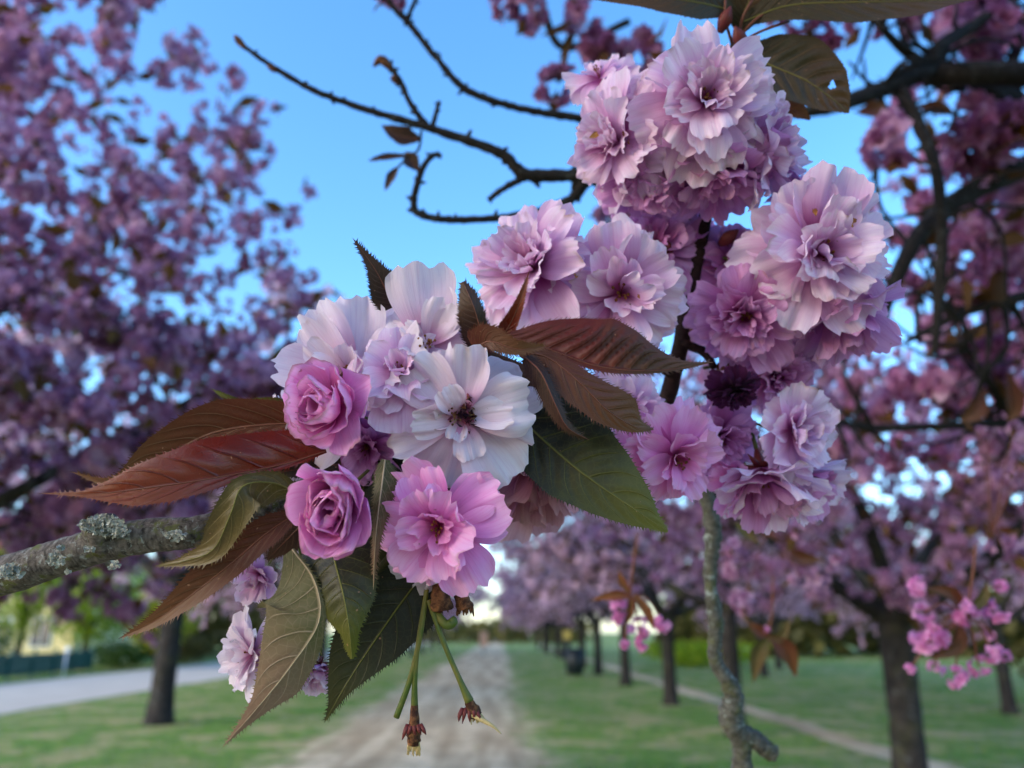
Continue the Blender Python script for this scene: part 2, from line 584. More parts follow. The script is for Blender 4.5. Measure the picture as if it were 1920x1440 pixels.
# ------------------------------------------------------------------ petals and blossoms
def petal_arrays(L, W, cup, curl, ruffle, rng, nu=13, nv=11, notch=None, frill=1.0, fold=0.0, lump=0.09):
    """x across, y along, z towards the flower's axis"""
    u = np.linspace(0, 1, nu)[:, None]
    v = np.linspace(-1, 1, nv)[None, :]
    w = W / 2 * (0.10 + 0.90 * (1 - (1 - u) ** 2.1)) * (1 - 0.10 * u ** 5)
    if notch is None:
        notch = rng.uniform(0.03, 0.12)
    v0 = rng.uniform(-0.35, 0.35)
    p1, p2, p3 = (rng.uniform(0, 6.28) for _ in range(3))
    edge = -0.17 * np.abs(v) ** 4 - notch * np.exp(-((v - v0) / 0.10) ** 2)
    edge = edge + frill * (0.016 * np.sin(7 * v + p1) + 0.016 * np.sin(15 * v + p2) + 0.010 * np.sin(24 * v + p3))
    arc = u * (1 + edge * u ** 2.2)
    ang = curl[0] * u + curl[1] * u ** 2
    du = 1.0 / (nu - 1)
    cy = np.concatenate([[0], np.cumsum(np.cos((ang[1:, 0] + ang[:-1, 0]) / 2) * du)])
    cz = np.concatenate([[0], np.cumsum(np.sin((ang[1:, 0] + ang[:-1, 0]) / 2) * du)])
    y = L * np.interp(arc, u[:, 0], cy)
    z = L * np.interp(arc, u[:, 0], cz)
    over = np.maximum(arc - 1, 0)
    y = y + L * over * math.cos(ang[-1, 0])
    z = z + L * over * math.sin(ang[-1, 0])
    x = w * v
    h = cup * w * (v ** 2) * (0.35 + 0.65 * u)
    h = h + fold * w * np.abs(v)
    h = h + ruffle * W * u ** 2.2 * (0.55 * np.sin(5.2 * v + p2) + 0.35 * np.sin(9.5 * v + p3) + 0.18 * np.sin(17 * v + p1))
    h = h + 0.012 * W * u * np.sin(13 * v + p1)
    # broad uneven lumps and a rim that rolls in or out
    q = [rng.uniform(0, 6.28) for _ in range(6)]
    h = h + lump * W * u * (np.sin(2.3 * v + 3.1 * u + q[0]) * 0.6 + np.sin(4.1 * v - 4.4 * u + q[1]) * 0.4 + np.sin(6.7 * u + 1.3 * v + q[2]) * 0.25)
    roll = rng.uniform(-1, 1) * 0.9
    h = h + roll * lump * 2.2 * W * np.maximum(u - 0.62 + 0.2 * np.abs(v), 0) ** 2 * (0.6 + 0.6 * np.sin(3 * v + q[3]))
    side = rng.uniform(-1, 1)
    h = h + side * lump * 1.1 * W * np.maximum(v * (1 if side > 0 else -1), 0) ** 2 * u
    # displacement along the sheet's own normal
    y = y - h * np.sin(ang)
    z = z + h * np.cos(ang)
    # curl x inward where strongly cupped
    x = x * (1 - 0.18 * min(abs(cup), 1.2) * np.abs(v) ** 2)
    return x, y, z, u, v


def add_petal_object(name, mat, parent, base, ydir, zdir, L, W, cup, curl, ruffle, rng, twist=0.0, **kw):
    x, y, z, u, v = petal_arrays(L, W, cup, curl, ruffle, rng, **kw)
    nu, nv = x.shape
    verts = np.stack([x, np.broadcast_to(y, x.shape), np.broadcast_to(z, x.shape)], -1).reshape(-1, 3)
    uv = np.stack([np.broadcast_to((v + 1) / 2, x.shape), np.broadcast_to(u, x.shape)], -1).reshape(-1, 2)
    mb = MB()
    mb.add([tuple(q) for q in verts], grid_faces(nu, nv), [tuple(q) for q in uv])
    o = mb.build(name, mat, parent)
    yd = ydir.normalized()
    xd = yd.cross(zdir).normalized()
    zd = xd.cross(yd)
    mt = Matrix((xd, yd, zd)).transposed().to_4x4() @ Matrix.Rotation(twist, 4, 'Y')
    mt.translation = base
    o.matrix_local = mt
    return o


def stamens(parent, ax, rng, L, n=12, mats=('stamen', 'anther'), spread=0.5):
    ax = ax.normalized()
    t1 = ax.orthogonal().normalized()
    t2 = ax.cross(t1)
    mb = MB()
    for i in range(n):
        a = rng.uniform(0, 6.28)
        s = rng.uniform(0.05, spread)
        d = (ax + s * (math.cos(a) * t1 + math.sin(a) * t2)).normalized()
        l = L * rng.uniform(0.7, 1.1)
        p1 = d * l * 0.5 + t1 * rng.uniform(-.1, .1) * l
        p2 = d * l + t2 * rng.uniform(-.15, .15) * l
        tube(mb, [Vector((0, 0, 0)), p1, p2], [L * 0.022, L * 0.02, L * 0.018], 5, mi=0)
        ball(mb, p2, L * 0.06, 6, 4, (1, 1.3, 1), mi=1)
    return mb.build('stamens', [M[m] for m in mats], parent)


def quad_petal(mb, c, yd, zd, L, W, mi, rng):
    xd = yd.cross(zd)
    b = rng.uniform(-.3, .35)
    p0 = c
    p1 = c + yd * L * .55 + xd * W * .5 + zd * L * (b * .3 + .12)
    p2 = c + yd * L + zd * L * b
    p3 = c + yd * L * .55 - xd * W * .5 + zd * L * (b * .3 + .12)
    pm = c + yd * L * .6 + zd * L * b * .3
    mb.add([p0, p1, p2, p3, pm], [(0, 1, 4), (1, 2, 4), (2, 3, 4), (3, 0, 4)], None, mi)


def rand_dir(rng):
    z = rng.uniform(-1, 1)
    a = rng.uniform(0, 6.2832)
    s = math.sqrt(1 - z * z)
    return Vector((s * math.cos(a), s * math.sin(a), z))


TYPES = {
    # rings: (count, tilt from the axis in degrees, length, width/length, cup, curl0, curl1, ruffle)
    'open': [(6, 98, 1.00, 0.86, 0.10, -0.10, -0.20, 0.055), (7, 80, 0.92, 0.82, 0.20, -0.15, -0.15, 0.07),
             (7, 60, 0.78, 0.78, 0.30, 0.05, -0.30, 0.085), (6, 36, 0.58, 0.72, 0.40, 0.25, -0.4, 0.10)],
    'full': [(7, 100, 1.00, 0.82, 0.12, -0.10, -0.25, 0.07), (8, 82, 0.94, 0.80, 0.20, -0.05, -0.25, 0.09),
             (8, 64, 0.84, 0.78, 0.28, 0.05, -0.25, 0.11), (8, 46, 0.70, 0.74, 0.35, 0.20, -0.35, 0.13),
             (7, 26, 0.54, 0.70, 0.45, 0.30, -0.5, 0.15)],
    'rose': [(5, 84, 1.10, 1.05, 0.45, 0.55, 0.55, 0.030), (5, 68, 1.08, 1.02, 0.55, 0.60, 0.60, 0.035),
             (5, 52, 1.02, 1.00, 0.65, 0.55, 0.55, 0.04), (4, 36, 0.92, 0.98, 0.80, 0.45, 0.40, 0.05),
             (3, 20, 0.80, 0.92, 0.95, 0.25, 0.2, 0.05)],
    'cup': [(5, 58, 1.05, 1.05, 0.55, 0.40, 0.35, 0.025), (5, 50, 1.05, 1.05, 0.60, 0.50, 0.45, 0.03),
            (5, 40, 1.00, 1.00, 0.70, 0.45, 0.45, 0.04), (4, 28, 0.92, 0.98, 0.85, 0.35, 0.30, 0.05), (3, 16, 0.80, 0.9, 0.95, 0.2, 0.2, 0.05)],
    'loose': [(6, 97, 1.00, 0.98, 0.10, -0.05, -0.20, 0.075), (5, 80, 0.95, 0.98, 0.25, 0.15, -0.30, 0.09),
              (5, 56, 0.80, 0.95, 0.45, 0.35, -0.35, 0.11), (4, 30, 0.60, 0.90, 0.60, 0.5, -0.3, 0.12)],
    'semi': [(6, 92, 1.00, 0.90, 0.18, 0.05, -0.25, 0.05), (6, 74, 0.95, 0.88, 0.32, 0.20, -0.20, 0.06),
             (6, 54, 0.82, 0.84, 0.45, 0.30, -0.25, 0.075), (5, 34, 0.64, 0.80, 0.60, 0.40, -0.2, 0.09),
             (3, 18, 0.48, 0.75, 0.7, 0.4, -0.1, 0.08)],
    'bell': [(6, 66, 1.00, 0.74, 0.30, -0.15, 0.10, 0.05), (6, 50, 0.96, 0.74, 0.35, -0.10, 0.05, 0.06),
             (5, 34, 0.85, 0.70, 0.45, 0.0, 0.0, 0.08), (4, 18, 0.7, 0.66, 0.5, 0.1, 0.0, 0.09)],
    'wilt': [(6, 102, 1.00, 0.98, 0.05, -0.15, -0.35, 0.10), (6, 84, 0.94, 0.96, 0.15, -0.25, -0.2, 0.125),
             (4, 60, 0.58, 0.85, 0.35, 0.2, -0.6, 0.16)],
}


def blossom(label, px, py, d, rpx, face, typ, mat, seed, cat='blossom', res=(13, 11), stem=None, mats2=None, jitter=1.0,
            name='cherry_blossom', group='cherry blossoms in the foreground', st=True, skip=None, stalk='stalk', dark_centre=False, frill=1.3, lump=0.09, extra=(), wob=1.0):
    """one flower: Empty at its base, every petal an object; face = its axis (right, up, towards the lens)"""
    rng = random.Random(seed)
    S = rpx * d / FPX
    base = P(px, py, d)
    ax = V(*face).normalized()
    root = empty(name, base)
    tag(root, label, cat, group)
    t1 = ax.orthogonal().normalized()
    t2 = ax.cross(t1)
    a0 = rng.uniform(0, 6.28)
    for ri, (cnt, tilt, ln, wd, cup, c0, c1, ruf) in enumerate(TYPES[typ]):
        a0 += rng.uniform(0.3, 0.9)
        for i in range(cnt):
            a = a0 + 2 * math.pi * i / cnt + rng.uniform(-0.32, 0.32) * jitter
            th = R_(tilt + rng.uniform(-15, 15) * jitter)
            rad = math.cos(a) * t1 + math.sin(a) * t2
            if skip and skip(rad, ri):
                continue
            yd = rad * math.sin(th) + ax * math.cos(th)
            zd = ax * math.sin(th) - rad * math.cos(th)
            L = S * ln * rng.uniform(0.80, 1.12)
            m = M[mat] if not (mats2 and ri >= mats2[0]) else M[mats2[1]]
            add_petal_object('petal', m, root, rad * S * 0.03 + ax * S * (0.02 + 0.03 * ri), yd, zd, L, L * wd * rng.uniform(0.85, 1.12),
                             cup * rng.uniform(0.5, 1.4), (c0 + rng.uniform(-.18, .18) * jitter, c1 + rng.uniform(-.25, .25) * jitter),
                             ruf * rng.uniform(0.6, 1.6), rng, twist=rng.uniform(-.35, .35) * jitter, nu=res[0], nv=res[1], frill=frill, lump=lump,
                             notch=rng.uniform(.01, .07) * frill)
    for (dx, dy, dz, lp, wr, cup, c0, c1, ruf) in extra:
        yd = V(dx, dy, dz).normalized()
        zd = (V(0, 0, 1) - yd * yd.dot(V(0, 0, 1))).normalized()
        L = lp * d / FPX
        add_petal_object('petal', M[mat], root, yd * L * .02, yd, zd, L, L * wr, cup, (c0, c1), ruf, rng, twist=rng.uniform(-.15, .15), nu=res[0], nv=res[1],
                         frill=frill, lump=lump)
    if dark_centre:
        mb = MB()
        for i in range(110):
            dv = (ax * rng.uniform(.2, 1) + rand_dir(rng) * .8).normalized()
            c = ax * S * .08 + rand_dir(rng) * S * .08 + RT * S * rng.uniform(-.08, .14) + UP * S * rng.uniform(-.06, .26) ** 1
            quad_petal(mb, c, dv, dv.orthogonal().normalized(), S * rng.uniform(.08, .2), S * rng.uniform(.03, .08), rng.choice((0, 0, 1, 2)), rng)
        mb.build('withered_centre', [M['spent'], M['petal_dead'], M['petal_dusk']], root)
        stamens(root, ax, rng, S * 0.26, 9, ('straw', 'spent'), 0.9)
    elif st:
        stamens(root, ax, rng, S * 0.36, 12)
    mb = MB()
    tube(mb, [-ax * S * 0.30, -ax * S * 0.14, ax * S * 0.02], [S * 0.035, S * 0.075, S * 0.10], 8, n=6)
    for i in range(5):
        a = 2 * math.pi * i / 5
        rad = math.cos(a) * t1 + math.sin(a) * t2
        tube(mb, [rad * S * .06, rad * S * .2 - ax * S * .03, rad * S * .36 - ax * S * .08], [S * .05, S * .045, S * .004], 5)
    mb.build('calyx', M['calyx'], root)
    if stem is not None:
        q = P(*stem) - base
        mb = MB()
        tube(mb, [-ax * S * 0.28, (-ax * S * 0.7 + q * 0.35), q], [S * .035, S * .03, S * .04], 7, n=14)
        mb.build('flower_stalk', M[stalk], root)
    return root


# ------------------------------------------------------------------ leaves
def leaf(parent, org, mid, wid, mat, label=None, n=120, m=9, fold=(0.5, 0.5), bow=(0.0, 0.0), corr=0.06, nv=11, tooth=6.5, teeth=64,
         seed=0, hole=None, wave=0.03, rib=1.8, name='leaf'):
    """mid: the midrib as (px, py, depth); wid: (t, left, right) half widths in px; left is left of the way from stalk to tip.
    fold: how far each half lifts towards the lens per unit of width, bow: its curvature"""
    rng = random.Random(seed)
    mid = spline(mid, n)
    wa = np.array(wid, float)
    tt = np.linspace(0, 1, n)
    # smooth width profile
    wl = np.interp(tt, wa[:, 0], wa[:, 1])
    wr = np.interp(tt, wa[:, 0], wa[:, 2])
    ker = np.hanning(13)
    ker /= ker.sum()
    sm = lambda a: np.convolve(np.pad(a, 6, mode='edge'), ker, 'valid')
    wl, wr = sm(wl), sm(wr)
    tg = np.gradient(mid[:, :2], axis=0)
    tg /= np.linalg.norm(tg, axis=1)[:, None] + 1e-9
    # smooth tangents
    tg = np.stack([sm(tg[:, 0]), sm(tg[:, 1])], 1)
    tg /= np.linalg.norm(tg, axis=1)[:, None] + 1e-9
    dmean = mid[:, 2].mean()
    px2m = dmean / FPX
    k1 = rng.uniform(0, 6.28)
    ncol = 2 * m + 1
    vs, uvs = [], []
    edge_l, edge_r = [], []
    for i in range(n):
        c = P(*mid[i])
        pl = Vector((tg[i, 1], -tg[i, 0]))          # left of travel on the picture (y down)
        pl3 = V(pl[0], -pl[1], 0)
        for j in range(-m, m + 1):
            s = abs(j) / m
            left = j < 0
            w = (wl[i] if left else wr[i]) * px2m
            fo, bo = (fold[0], bow[0]) if left else (fold[1], bow[1])
            ph = tt[i] - 0.20 * s ** 1.25 + (0.0 if left else 0.5 / nv)
            cg = corr * w * math.sin(2 * math.pi * ph * nv) * math.sin(math.pi * min(s * 1.15, 1)) if corr else 0
            wv = wave * w * math.sin(9 * tt[i] + k1 + (0 if left else 2)) * s * s
            pos = c + pl3 * (w * s * (-1 if not left else 1)) + TC * (w * (fo * s + bo * s * s) + cg + wv)
            vs.append(pos)
            uvs.append(((-s if left else s), tt[i]))
    faces = grid_faces(n, ncol)
    if hole:
        hp = P(*hole[:3])
        faces = [f for f in faces if (vs[f[0]] - hp).dot(RT) ** 2 + (vs[f[0]] - hp).dot(UP) ** 2 > (hole[3] * px2m) ** 2]
    mb = MB()
    mb.add(vs, faces, uvs)
    # hair-fine teeth along both edges, pointing to the tip
    if tooth:
        for side, jj, jn in ((0, 0, 1), (1, ncol - 1, ncol - 2)):
            for q in range(teeth):
                f = 0.03 + 0.95 * (q + rng.uniform(0.2, 0.8)) / teeth
                i = min(int(f * (n - 1)), n - 3)
                a, b = vs[i * ncol + jj], vs[(i + 2) * ncol + jj]
                if (wl[i] if side == 0 else wr[i]) < 2.0:
                    continue
                outw = (a - vs[i * ncol + jn])
                if outw.length < 1e-7:
                    continue
                outw.normalize()
                fw = (b - a)
                if fw.length < 1e-8:
                    continue
                fw.normalize()
                tl = tooth * px2m * rng.uniform(0.7, 1.4)
                tip = (a + b) / 2 + outw * tl + fw * tl * rng.uniform(0.5, 1.3) + TC * tl * rng.uniform(-.3, .3)
                e = (b - a).normalized() * px2m * 1.7
                mid_ = (a + b) / 2 - outw * px2m * 0.8
                mb.add([mid_ - e, mid_ + e, tip], [(0, 1, 2)], [uvs[i * ncol + jj]] * 3)
    o = mb.build(name, M[mat], parent, origin=org)
    if label:
        o['label'] = label
    rbm = MB()
    cpts = [P(*mid[i]) + TC * (0.0 * px2m) for i in range(0, n, 4)] + [P(*mid[-1])]
    k = len(cpts)
    tube(rbm, cpts, [px2m * rib * (1 - 0.85 * i / (k - 1)) for i in range(k)], 5)
    rb = rbm.build('midrib', M['stalk_red'] if 'red' in mat or 'brown' in mat else M['rib_pale'] if 'grey' in mat else M['rib_green'], o, origin=org)
    return o


# ================================================================== FOREGROUND: the lichened branch and its leaves
BO = P(300, 1010, 0.255)
branch = empty('cherry_branch', BO)
tag(branch, 'lichened grey branch entering at lower left carrying the sharp bronze and green leaves', 'branch')
rb = random.Random(11)
mb = MB()
pts = [(-160, 1100, .262), (0, 1080, .258), (90, 1052, .256), (190, 1022, .254), (280, 1004, .254), (370, 996, .256), (480, 960, .268),
       (600, 905, .283), (740, 850, .296), (900, 815, .310), (1080, 800, .325), (1240, 775, .333)]
rads = [39, 37, 35, 33, 32, 29, 24, 20, 18, 17, 16, 14]
tube(mb, [P(*p) for p in pts], [r * p[2] / FPX for r, p in zip(rads, pts)], 22, n=120, rough=0.035, rng=rb)
tube(mb, [P(200, 1012, .254), P(188, 985, .250), P(182, 972, .249)], [r * .25 / FPX for r in (40, 34, 20)], 14, n=10, rough=0.06, rng=rb)
mb.build('bark', M['bark_branch'], branch, origin=BO)


def lichen_patch(cx, cy, d, rx, ry, n, sz, seed):
    r = random.Random(seed)
    mb = MB()
    for i in range(n):
        a, q = r.uniform(0, 6.28), r.random() ** 0.6
        p = P(cx + rx * q * math.cos(a), cy + ry * q * math.sin(a), d - r.uniform(0, 0.003))
        nrm = V(r.uniform(-.7, .7), r.uniform(-.3, 1.0), r.uniform(.1, 1)).normalized()
        t = nrm.orthogonal().normalized()
        t = (Matrix.Rotation(r.uniform(0, 6.28), 3, nrm) @ t)
        b = nrm.cross(t)
        s = sz * r.uniform(.5, 1.3) * d / FPX
        rim = []
        k = 9
        for j in range(k):
            an = 2 * math.pi * j / k
            rr = s * r.uniform(.45, 1.1)
            rim.append(p + t * rr * math.cos(an) + b * rr * math.sin(an) + nrm * rr * r.uniform(-.1, .7))
        mb.add([p] + rim, [(0, 1 + j, 1 + (j + 1) % k) for j in range(k)])
    return tag(mb.build('lichen', M['lichen'], branch, origin=BO, smooth=False), kind='stuff')


lichen_patch(192, 985, .247, 44, 19, 330, 4.6, 1)
lichen_patch(215, 998, .246, 30, 9, 90, 4.2, 2)
lichen_patch(20, 1072, .247, 24, 14, 90, 5, 3)
lichen_patch(105, 1050, .246, 18, 13, 80, 4.5, 4)
lichen_patch(330, 1004, .247, 20, 9, 60, 4.5, 5)
lichen_patch(168, 1030, .245, 9, 5, 14, 5, 6)
lichen_patch(215, 1060, .246, 12, 8, 26, 5, 7)
lichen_patch(112, 1028, .246, 6, 4, 10, 5, 8)
lichen_patch(128, 1072, .247, 6, 5, 12, 4, 9)

W_OVATE = lambda l, r, tip=0.86: [(0, 2, 2), (.08, l * .45, r * .45), (.2, l * .82, r * .82), (.4, l, r), (.58, l * .86, r * .86), (.72, l * .52, r * .52),
                                 (tip, l * .16, r * .16), (.93, l * .06, r * .06), (1, 0, 0)]
LF = lambda *a, **k: leaf(branch, BO, *a, **k)
LF([(590, 800, .262), (520, 795, .262), (400, 812, .262), (300, 862, .262), (215, 905, .262), (130, 884, .264)],
   [(0, 4, 22), (.15, 20, 40), (.35, 30, 58), (.6, 30, 42), (.75, 15, 18), (.85, 5, 8), (1, 0, 0)], 'leaf_brown',
   'brown backlit leaf lying just above and behind the red leaf at the left', fold=(.1, .3), seed=1, corr=.03)
LF([(612, 846, .250), (525, 872, .246), (390, 898, .240), (281, 914, .238), (175, 926, .238), (69, 925, .240)],
   [(0, 3, 30), (.10, 7, 58), (.25, 10, 70), (.4, 22, 76), (.52, 30, 62), (.65, 30, 44), (.76, 14, 20), (.84, 4, 5), (1, 0, 0)], 'leaf_red',
   'glossy red brown leaf with a long thread-like tip pointing left', fold=(.35, .1), bow=(0, -.35), seed=2, corr=.018, nv=8)
LF([(560, 925, .244), (510, 905, .238), (455, 912, .232), (432, 965, .231), (400, 1030, .235), (345, 1052, .239), (290, 1062, .243)],
   [(0, 10, 12), (.15, 40, 22), (.3, 58, 16), (.45, 40, 32), (.6, 26, 38), (.72, 18, 22), (.86, 8, 8), (1, 0, 0)], 'leaf_olive',
   'curled olive leaf folded over in front of the branch', fold=(-.5, -.8), bow=(.5, .6), seed=3, corr=.025, nv=10)
LF([(560, 960, .252), (500, 1000, .248), (430, 1060, .244), (360, 1115, .242), (290, 1165, .242), (222, 1198, .244)],
   [(0, 8, 8), (.15, 24, 30), (.35, 26, 42), (.55, 22, 36), (.72, 14, 20), (.88, 6, 8), (1, 0, 0)], 'leaf_brown',
   'narrow dark red brown leaf sloping down left under the branch', fold=(.5, .2), seed=4, corr=.03)
LF([(548, 1030, .246), (590, 1090, .240), (598, 1165, .236), (545, 1250, .234), (480, 1330, .234), (418, 1400, .236)],
   [(0, 4, 20), (.14, 3, 82), (.28, 4, 125), (.42, 12, 116), (.55, 34, 84), (.68, 42, 48), (.78, 20, 18), (.88, 8, 8), (1, 0, 0)], 'leaf_grey',
   'large grey brown hanging leaf with a pale midrib, lowest of the leaves', fold=(-.5, .05), bow=(0, -.15), seed=5, corr=.018, nv=9, rib=1.5)
LF([(615, 1000, .248), (630, 1060, .240), (645, 1120, .235), (655, 1180, .233), (660, 1236, .234)],
   [(0, 40, 50), (.2, 74, 78), (.4, 66, 82), (.58, 48, 62), (.72, 24, 36), (.80, 14, 18), (.92, 9, 11), (1, 3, 3)], 'leaf_green',
   'broad green leaf with a blunt tip directly below the pink rosette bud', fold=(-.25, -.35), bow=(-.2, -.2), seed=6, corr=.025, nv=8)
LF([(790, 1080, .256), (745, 1140, .254), (690, 1220, .252), (645, 1290, .250), (608, 1355, .250)],
   [(0, 70, 50), (.2, 74, 72), (.42, 56, 80), (.6, 32, 60), (.75, 14, 34), (.88, 6, 10), (1, 0, 0)], 'leaf_darkgreen',
   'dark green leaf with a saw-toothed edge hanging behind the green one', fold=(.1, .1), seed=7, corr=.018, nv=9)
LF([(722, 862, .240), (716, 910, .236), (708, 970, .234), (703, 1030, .234), (700, 1105, .236)],
   [(0, 8, 8), (.15, 24, 16), (.35, 22, 14), (.55, 14, 8), (.8, 5, 4), (1, 0, 0)], 'leaf_grey',
   'narrow grey brown leaf standing on edge between two pink blossoms', fold=(-.6, -.6), seed=8, corr=.03, nv=9)
LF([(740, 575, .258), (722, 540, .256), (700, 500, .254), (661, 446, .252)],
   [(0, 26, 30), (.25, 30, 30), (.5, 20, 22), (.75, 8, 9), (1, 0, 0)], 'leaf_darkbrown',
   'pointed brown leaf sticking up against the sky left of the white petals', fold=(.3, -.2), seed=9, corr=.02, tooth=6)
LF([(905, 668, .248), (900, 620, .244), (888, 575, .242), (868, 528, .244)],
   [(0, 20, 14), (.3, 34, 14), (.6, 32, 14), (.85, 18, 12), (1, 3, 3)], 'leaf_darkbrown',
   'small brown leaf with a rounded end standing above the white blossom', fold=(-.3, -.5), seed=10, corr=.03)
LF([(888, 655, .244), (920, 640, .240), (970, 655, .238), (1028, 648, .240)],
   [(0, 28, 10), (.25, 34, 16), (.5, 20, 14), (.75, 10, 8), (1, 0, 0)], 'leaf_brown',
   'short twisted olive brown leaf above the opened white blossom', fold=(.2, .2), seed=11, corr=.02)
LF([(935, 640, .254), (955, 610, .252), (975, 565, .250), (993, 506, .250)],
   [(0, 12, 10), (.3, 16, 14), (.6, 9, 9), (.85, 3, 3), (1, 0, 0)], 'leaf_red',
   'small upright red spike of a young leaf', fold=(.4, .4), seed=12, corr=.02, tooth=3)
LF([(955, 632, .250), (1030, 655, .246), (1110, 684, .243), (1190, 695, .243), (1262, 692, .246), (1338, 679, .250)],
   [(0, 10, 3), (.12, 44, 6), (.3, 82, 8), (.48, 96, 9), (.62, 74, 6), (.76, 34, 4), (.88, 9, 3), (1, 0, 0)], 'leaf_redvein',
   'large ribbed red brown leaf reaching right with a fine curved tip', fold=(.05, .3), bow=(-.35, 0), seed=13, corr=.10, nv=13)
LF([(975, 660, .246), (1030, 672, .242), (1090, 720, .239), (1140, 770, .239), (1190, 800, .242), (1226, 806, .246)],
   [(0, 8, 8), (.2, 14, 40), (.4, 26, 42), (.58, 48, 30), (.72, 48, 18), (.84, 16, 8), (1, 0, 0)], 'leaf_brown',
   'brown folded leaf drooping right below the ribbed red leaf', fold=(-.3, .2), seed=14, corr=.04)
LF([(985, 670, .242), (1015, 700, .237), (1042, 760, .235), (1065, 802, .235), (1105, 825, .238)],
   [(0, 10, 10), (.25, 12, 24), (.5, 10, 18), (.72, 6, 8), (1, 0, 0)], 'leaf_darkbrown',
   'narrow dark leaf folded shut with a hairy edge beside the white blossom', fold=(-.5, -.8), seed=15, corr=.02, tooth=8)
LF([(960, 770, .262), (1040, 844, .256), (1104, 896, .252), (1197, 960, .249), (1252, 997, .249)],
   [(0, 60, 30), (.18, 100, 68), (.38, 106, 70), (.58, 80, 52), (.74, 44, 30), (.86, 18, 14), (.94, 9, 8), (1, 2, 2)], 'leaf_green',
   'large dark green leaf with a bright green tip right of the white blossom', fold=(-.1, .05), bow=(-.15, .1), seed=16, corr=.025, nv=9)
LF([(475, 768, .270), (440, 752, .270), (395, 728, .270)], [(0, 10, 10), (.4, 10, 8), (1, 0, 0)], 'leaf_green',
   'small green leaf tip peeping out behind the brown leaf', fold=(.2, .2), seed=17, corr=.02, tooth=2)
LF([(560, 790, .268), (520, 760, .268), (470, 748, .268)], [(0, 24, 22), (.5, 14, 14), (1, 0, 0)], 'leaf_green',
   'green leaf corner tucked beside the white petals', fold=(.2, .2), seed=18, corr=.02, tooth=2)
LF([(640, 870, .262), (560, 880, .256), (500, 890, .250)], [(0, 16, 20), (.5, 14, 16), (1, 3, 3)], 'leaf_darkbrown',
   'purple brown leaf stub between the red and the curled leaf', fold=(.2, .2), seed=19, corr=.02, tooth=4)
# added inner leaves, dark-coloured to stand in for shade inside the cluster
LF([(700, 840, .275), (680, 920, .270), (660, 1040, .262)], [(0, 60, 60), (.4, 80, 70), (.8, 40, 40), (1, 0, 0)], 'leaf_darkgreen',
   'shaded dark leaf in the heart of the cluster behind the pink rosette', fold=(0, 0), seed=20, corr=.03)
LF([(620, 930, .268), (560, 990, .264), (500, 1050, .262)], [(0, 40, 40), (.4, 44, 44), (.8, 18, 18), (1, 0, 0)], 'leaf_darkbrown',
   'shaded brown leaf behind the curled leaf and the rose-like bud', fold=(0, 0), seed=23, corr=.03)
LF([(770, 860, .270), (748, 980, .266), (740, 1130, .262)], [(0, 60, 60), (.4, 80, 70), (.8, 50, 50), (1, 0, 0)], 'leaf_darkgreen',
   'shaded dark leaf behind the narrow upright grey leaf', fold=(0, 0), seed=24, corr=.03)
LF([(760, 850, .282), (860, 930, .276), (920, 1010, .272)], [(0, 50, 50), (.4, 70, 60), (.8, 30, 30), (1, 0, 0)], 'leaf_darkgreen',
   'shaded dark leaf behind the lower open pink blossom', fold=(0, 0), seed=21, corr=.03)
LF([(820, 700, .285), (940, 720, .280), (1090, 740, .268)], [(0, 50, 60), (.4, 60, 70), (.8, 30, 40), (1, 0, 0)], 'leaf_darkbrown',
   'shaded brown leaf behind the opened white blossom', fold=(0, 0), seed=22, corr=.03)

# the dark upright stem that carries the right-hand blossoms, a second shoot with the leaves at the top
SO = P(1290, 560, .33)
stem = empty('flowering_shoot', SO)
tag(stem, 'dark upright flowering shoot between the right-hand pale blossoms with bronze leaves at its top', 'branch')
mb = MB()
sp = [(1235, 800, .335), (1258, 720, .333), (1278, 640, .33), (1292, 550, .328), (1318, 430, .328), (1345, 300, .332), (1370, 130, .336), (1385, 40, .338), (1380, -60, .340)]
tube(mb, [P(*p) for p in sp], [r * .33 / FPX for r in (15, 16, 15, 15, 13, 11, 10, 9, 8)], 12, n=50, rough=.05, rng=rb)
for a, b, c in (((1292, 550), (1262, 520), (1235, 500)), ((1278, 640), (1320, 660), (1340, 690)), ((1265, 700), (1240, 690), (1225, 670))):
    tube(mb, [P(*a, .329), P(*b, .327), P(*c, .324)], [r * .33 / FPX for r in (12, 9, 6)], 8, n=8, rough=.06, rng=rb)
mb.build('bark', M['bark_stem'], stem, origin=SO)
LS = lambda *a, **k: leaf(stem, SO, *a, **k)
LS([(1395, 95, .330), (1440, 120, .325), (1510, 150, .322), (1560, 185, .322), (1592, 212, .324)],
   [(0, 14, 20), (.2, 56, 44), (.45, 78, 50), (.7, 56, 34), (.88, 24, 14), (1, 0, 0)], 'leaf_topolive',
   'broad olive leaf with a small hole at the right of the top blossom', fold=(.05, .1), seed=30, corr=.05, nv=9, hole=(1562, 156, .322, 7), tooth=3)
LS([(1420, 160, .345), (1470, 195, .340), (1520, 225, .338)], [(0, 20, 20), (.4, 34, 26), (.8, 16, 10), (1, 0, 0)], 'leaf_brown',
   'brown leaf tucked below the holed olive leaf', fold=(.1, .1), seed=31, corr=.03, tooth=2)
LS([(1372, 20, .325), (1310, 5, .320), (1220, -6, .318), (1110, -2, .318)], [(0, 14, 14), (.3, 32, 28), (.6, 28, 22), (.85, 12, 10), (1, 0, 0)], 'leaf_topolive',
   'brown leaf cut by the top edge left of the red bud scales', fold=(.1, .1), seed=32, corr=.03, tooth=2)
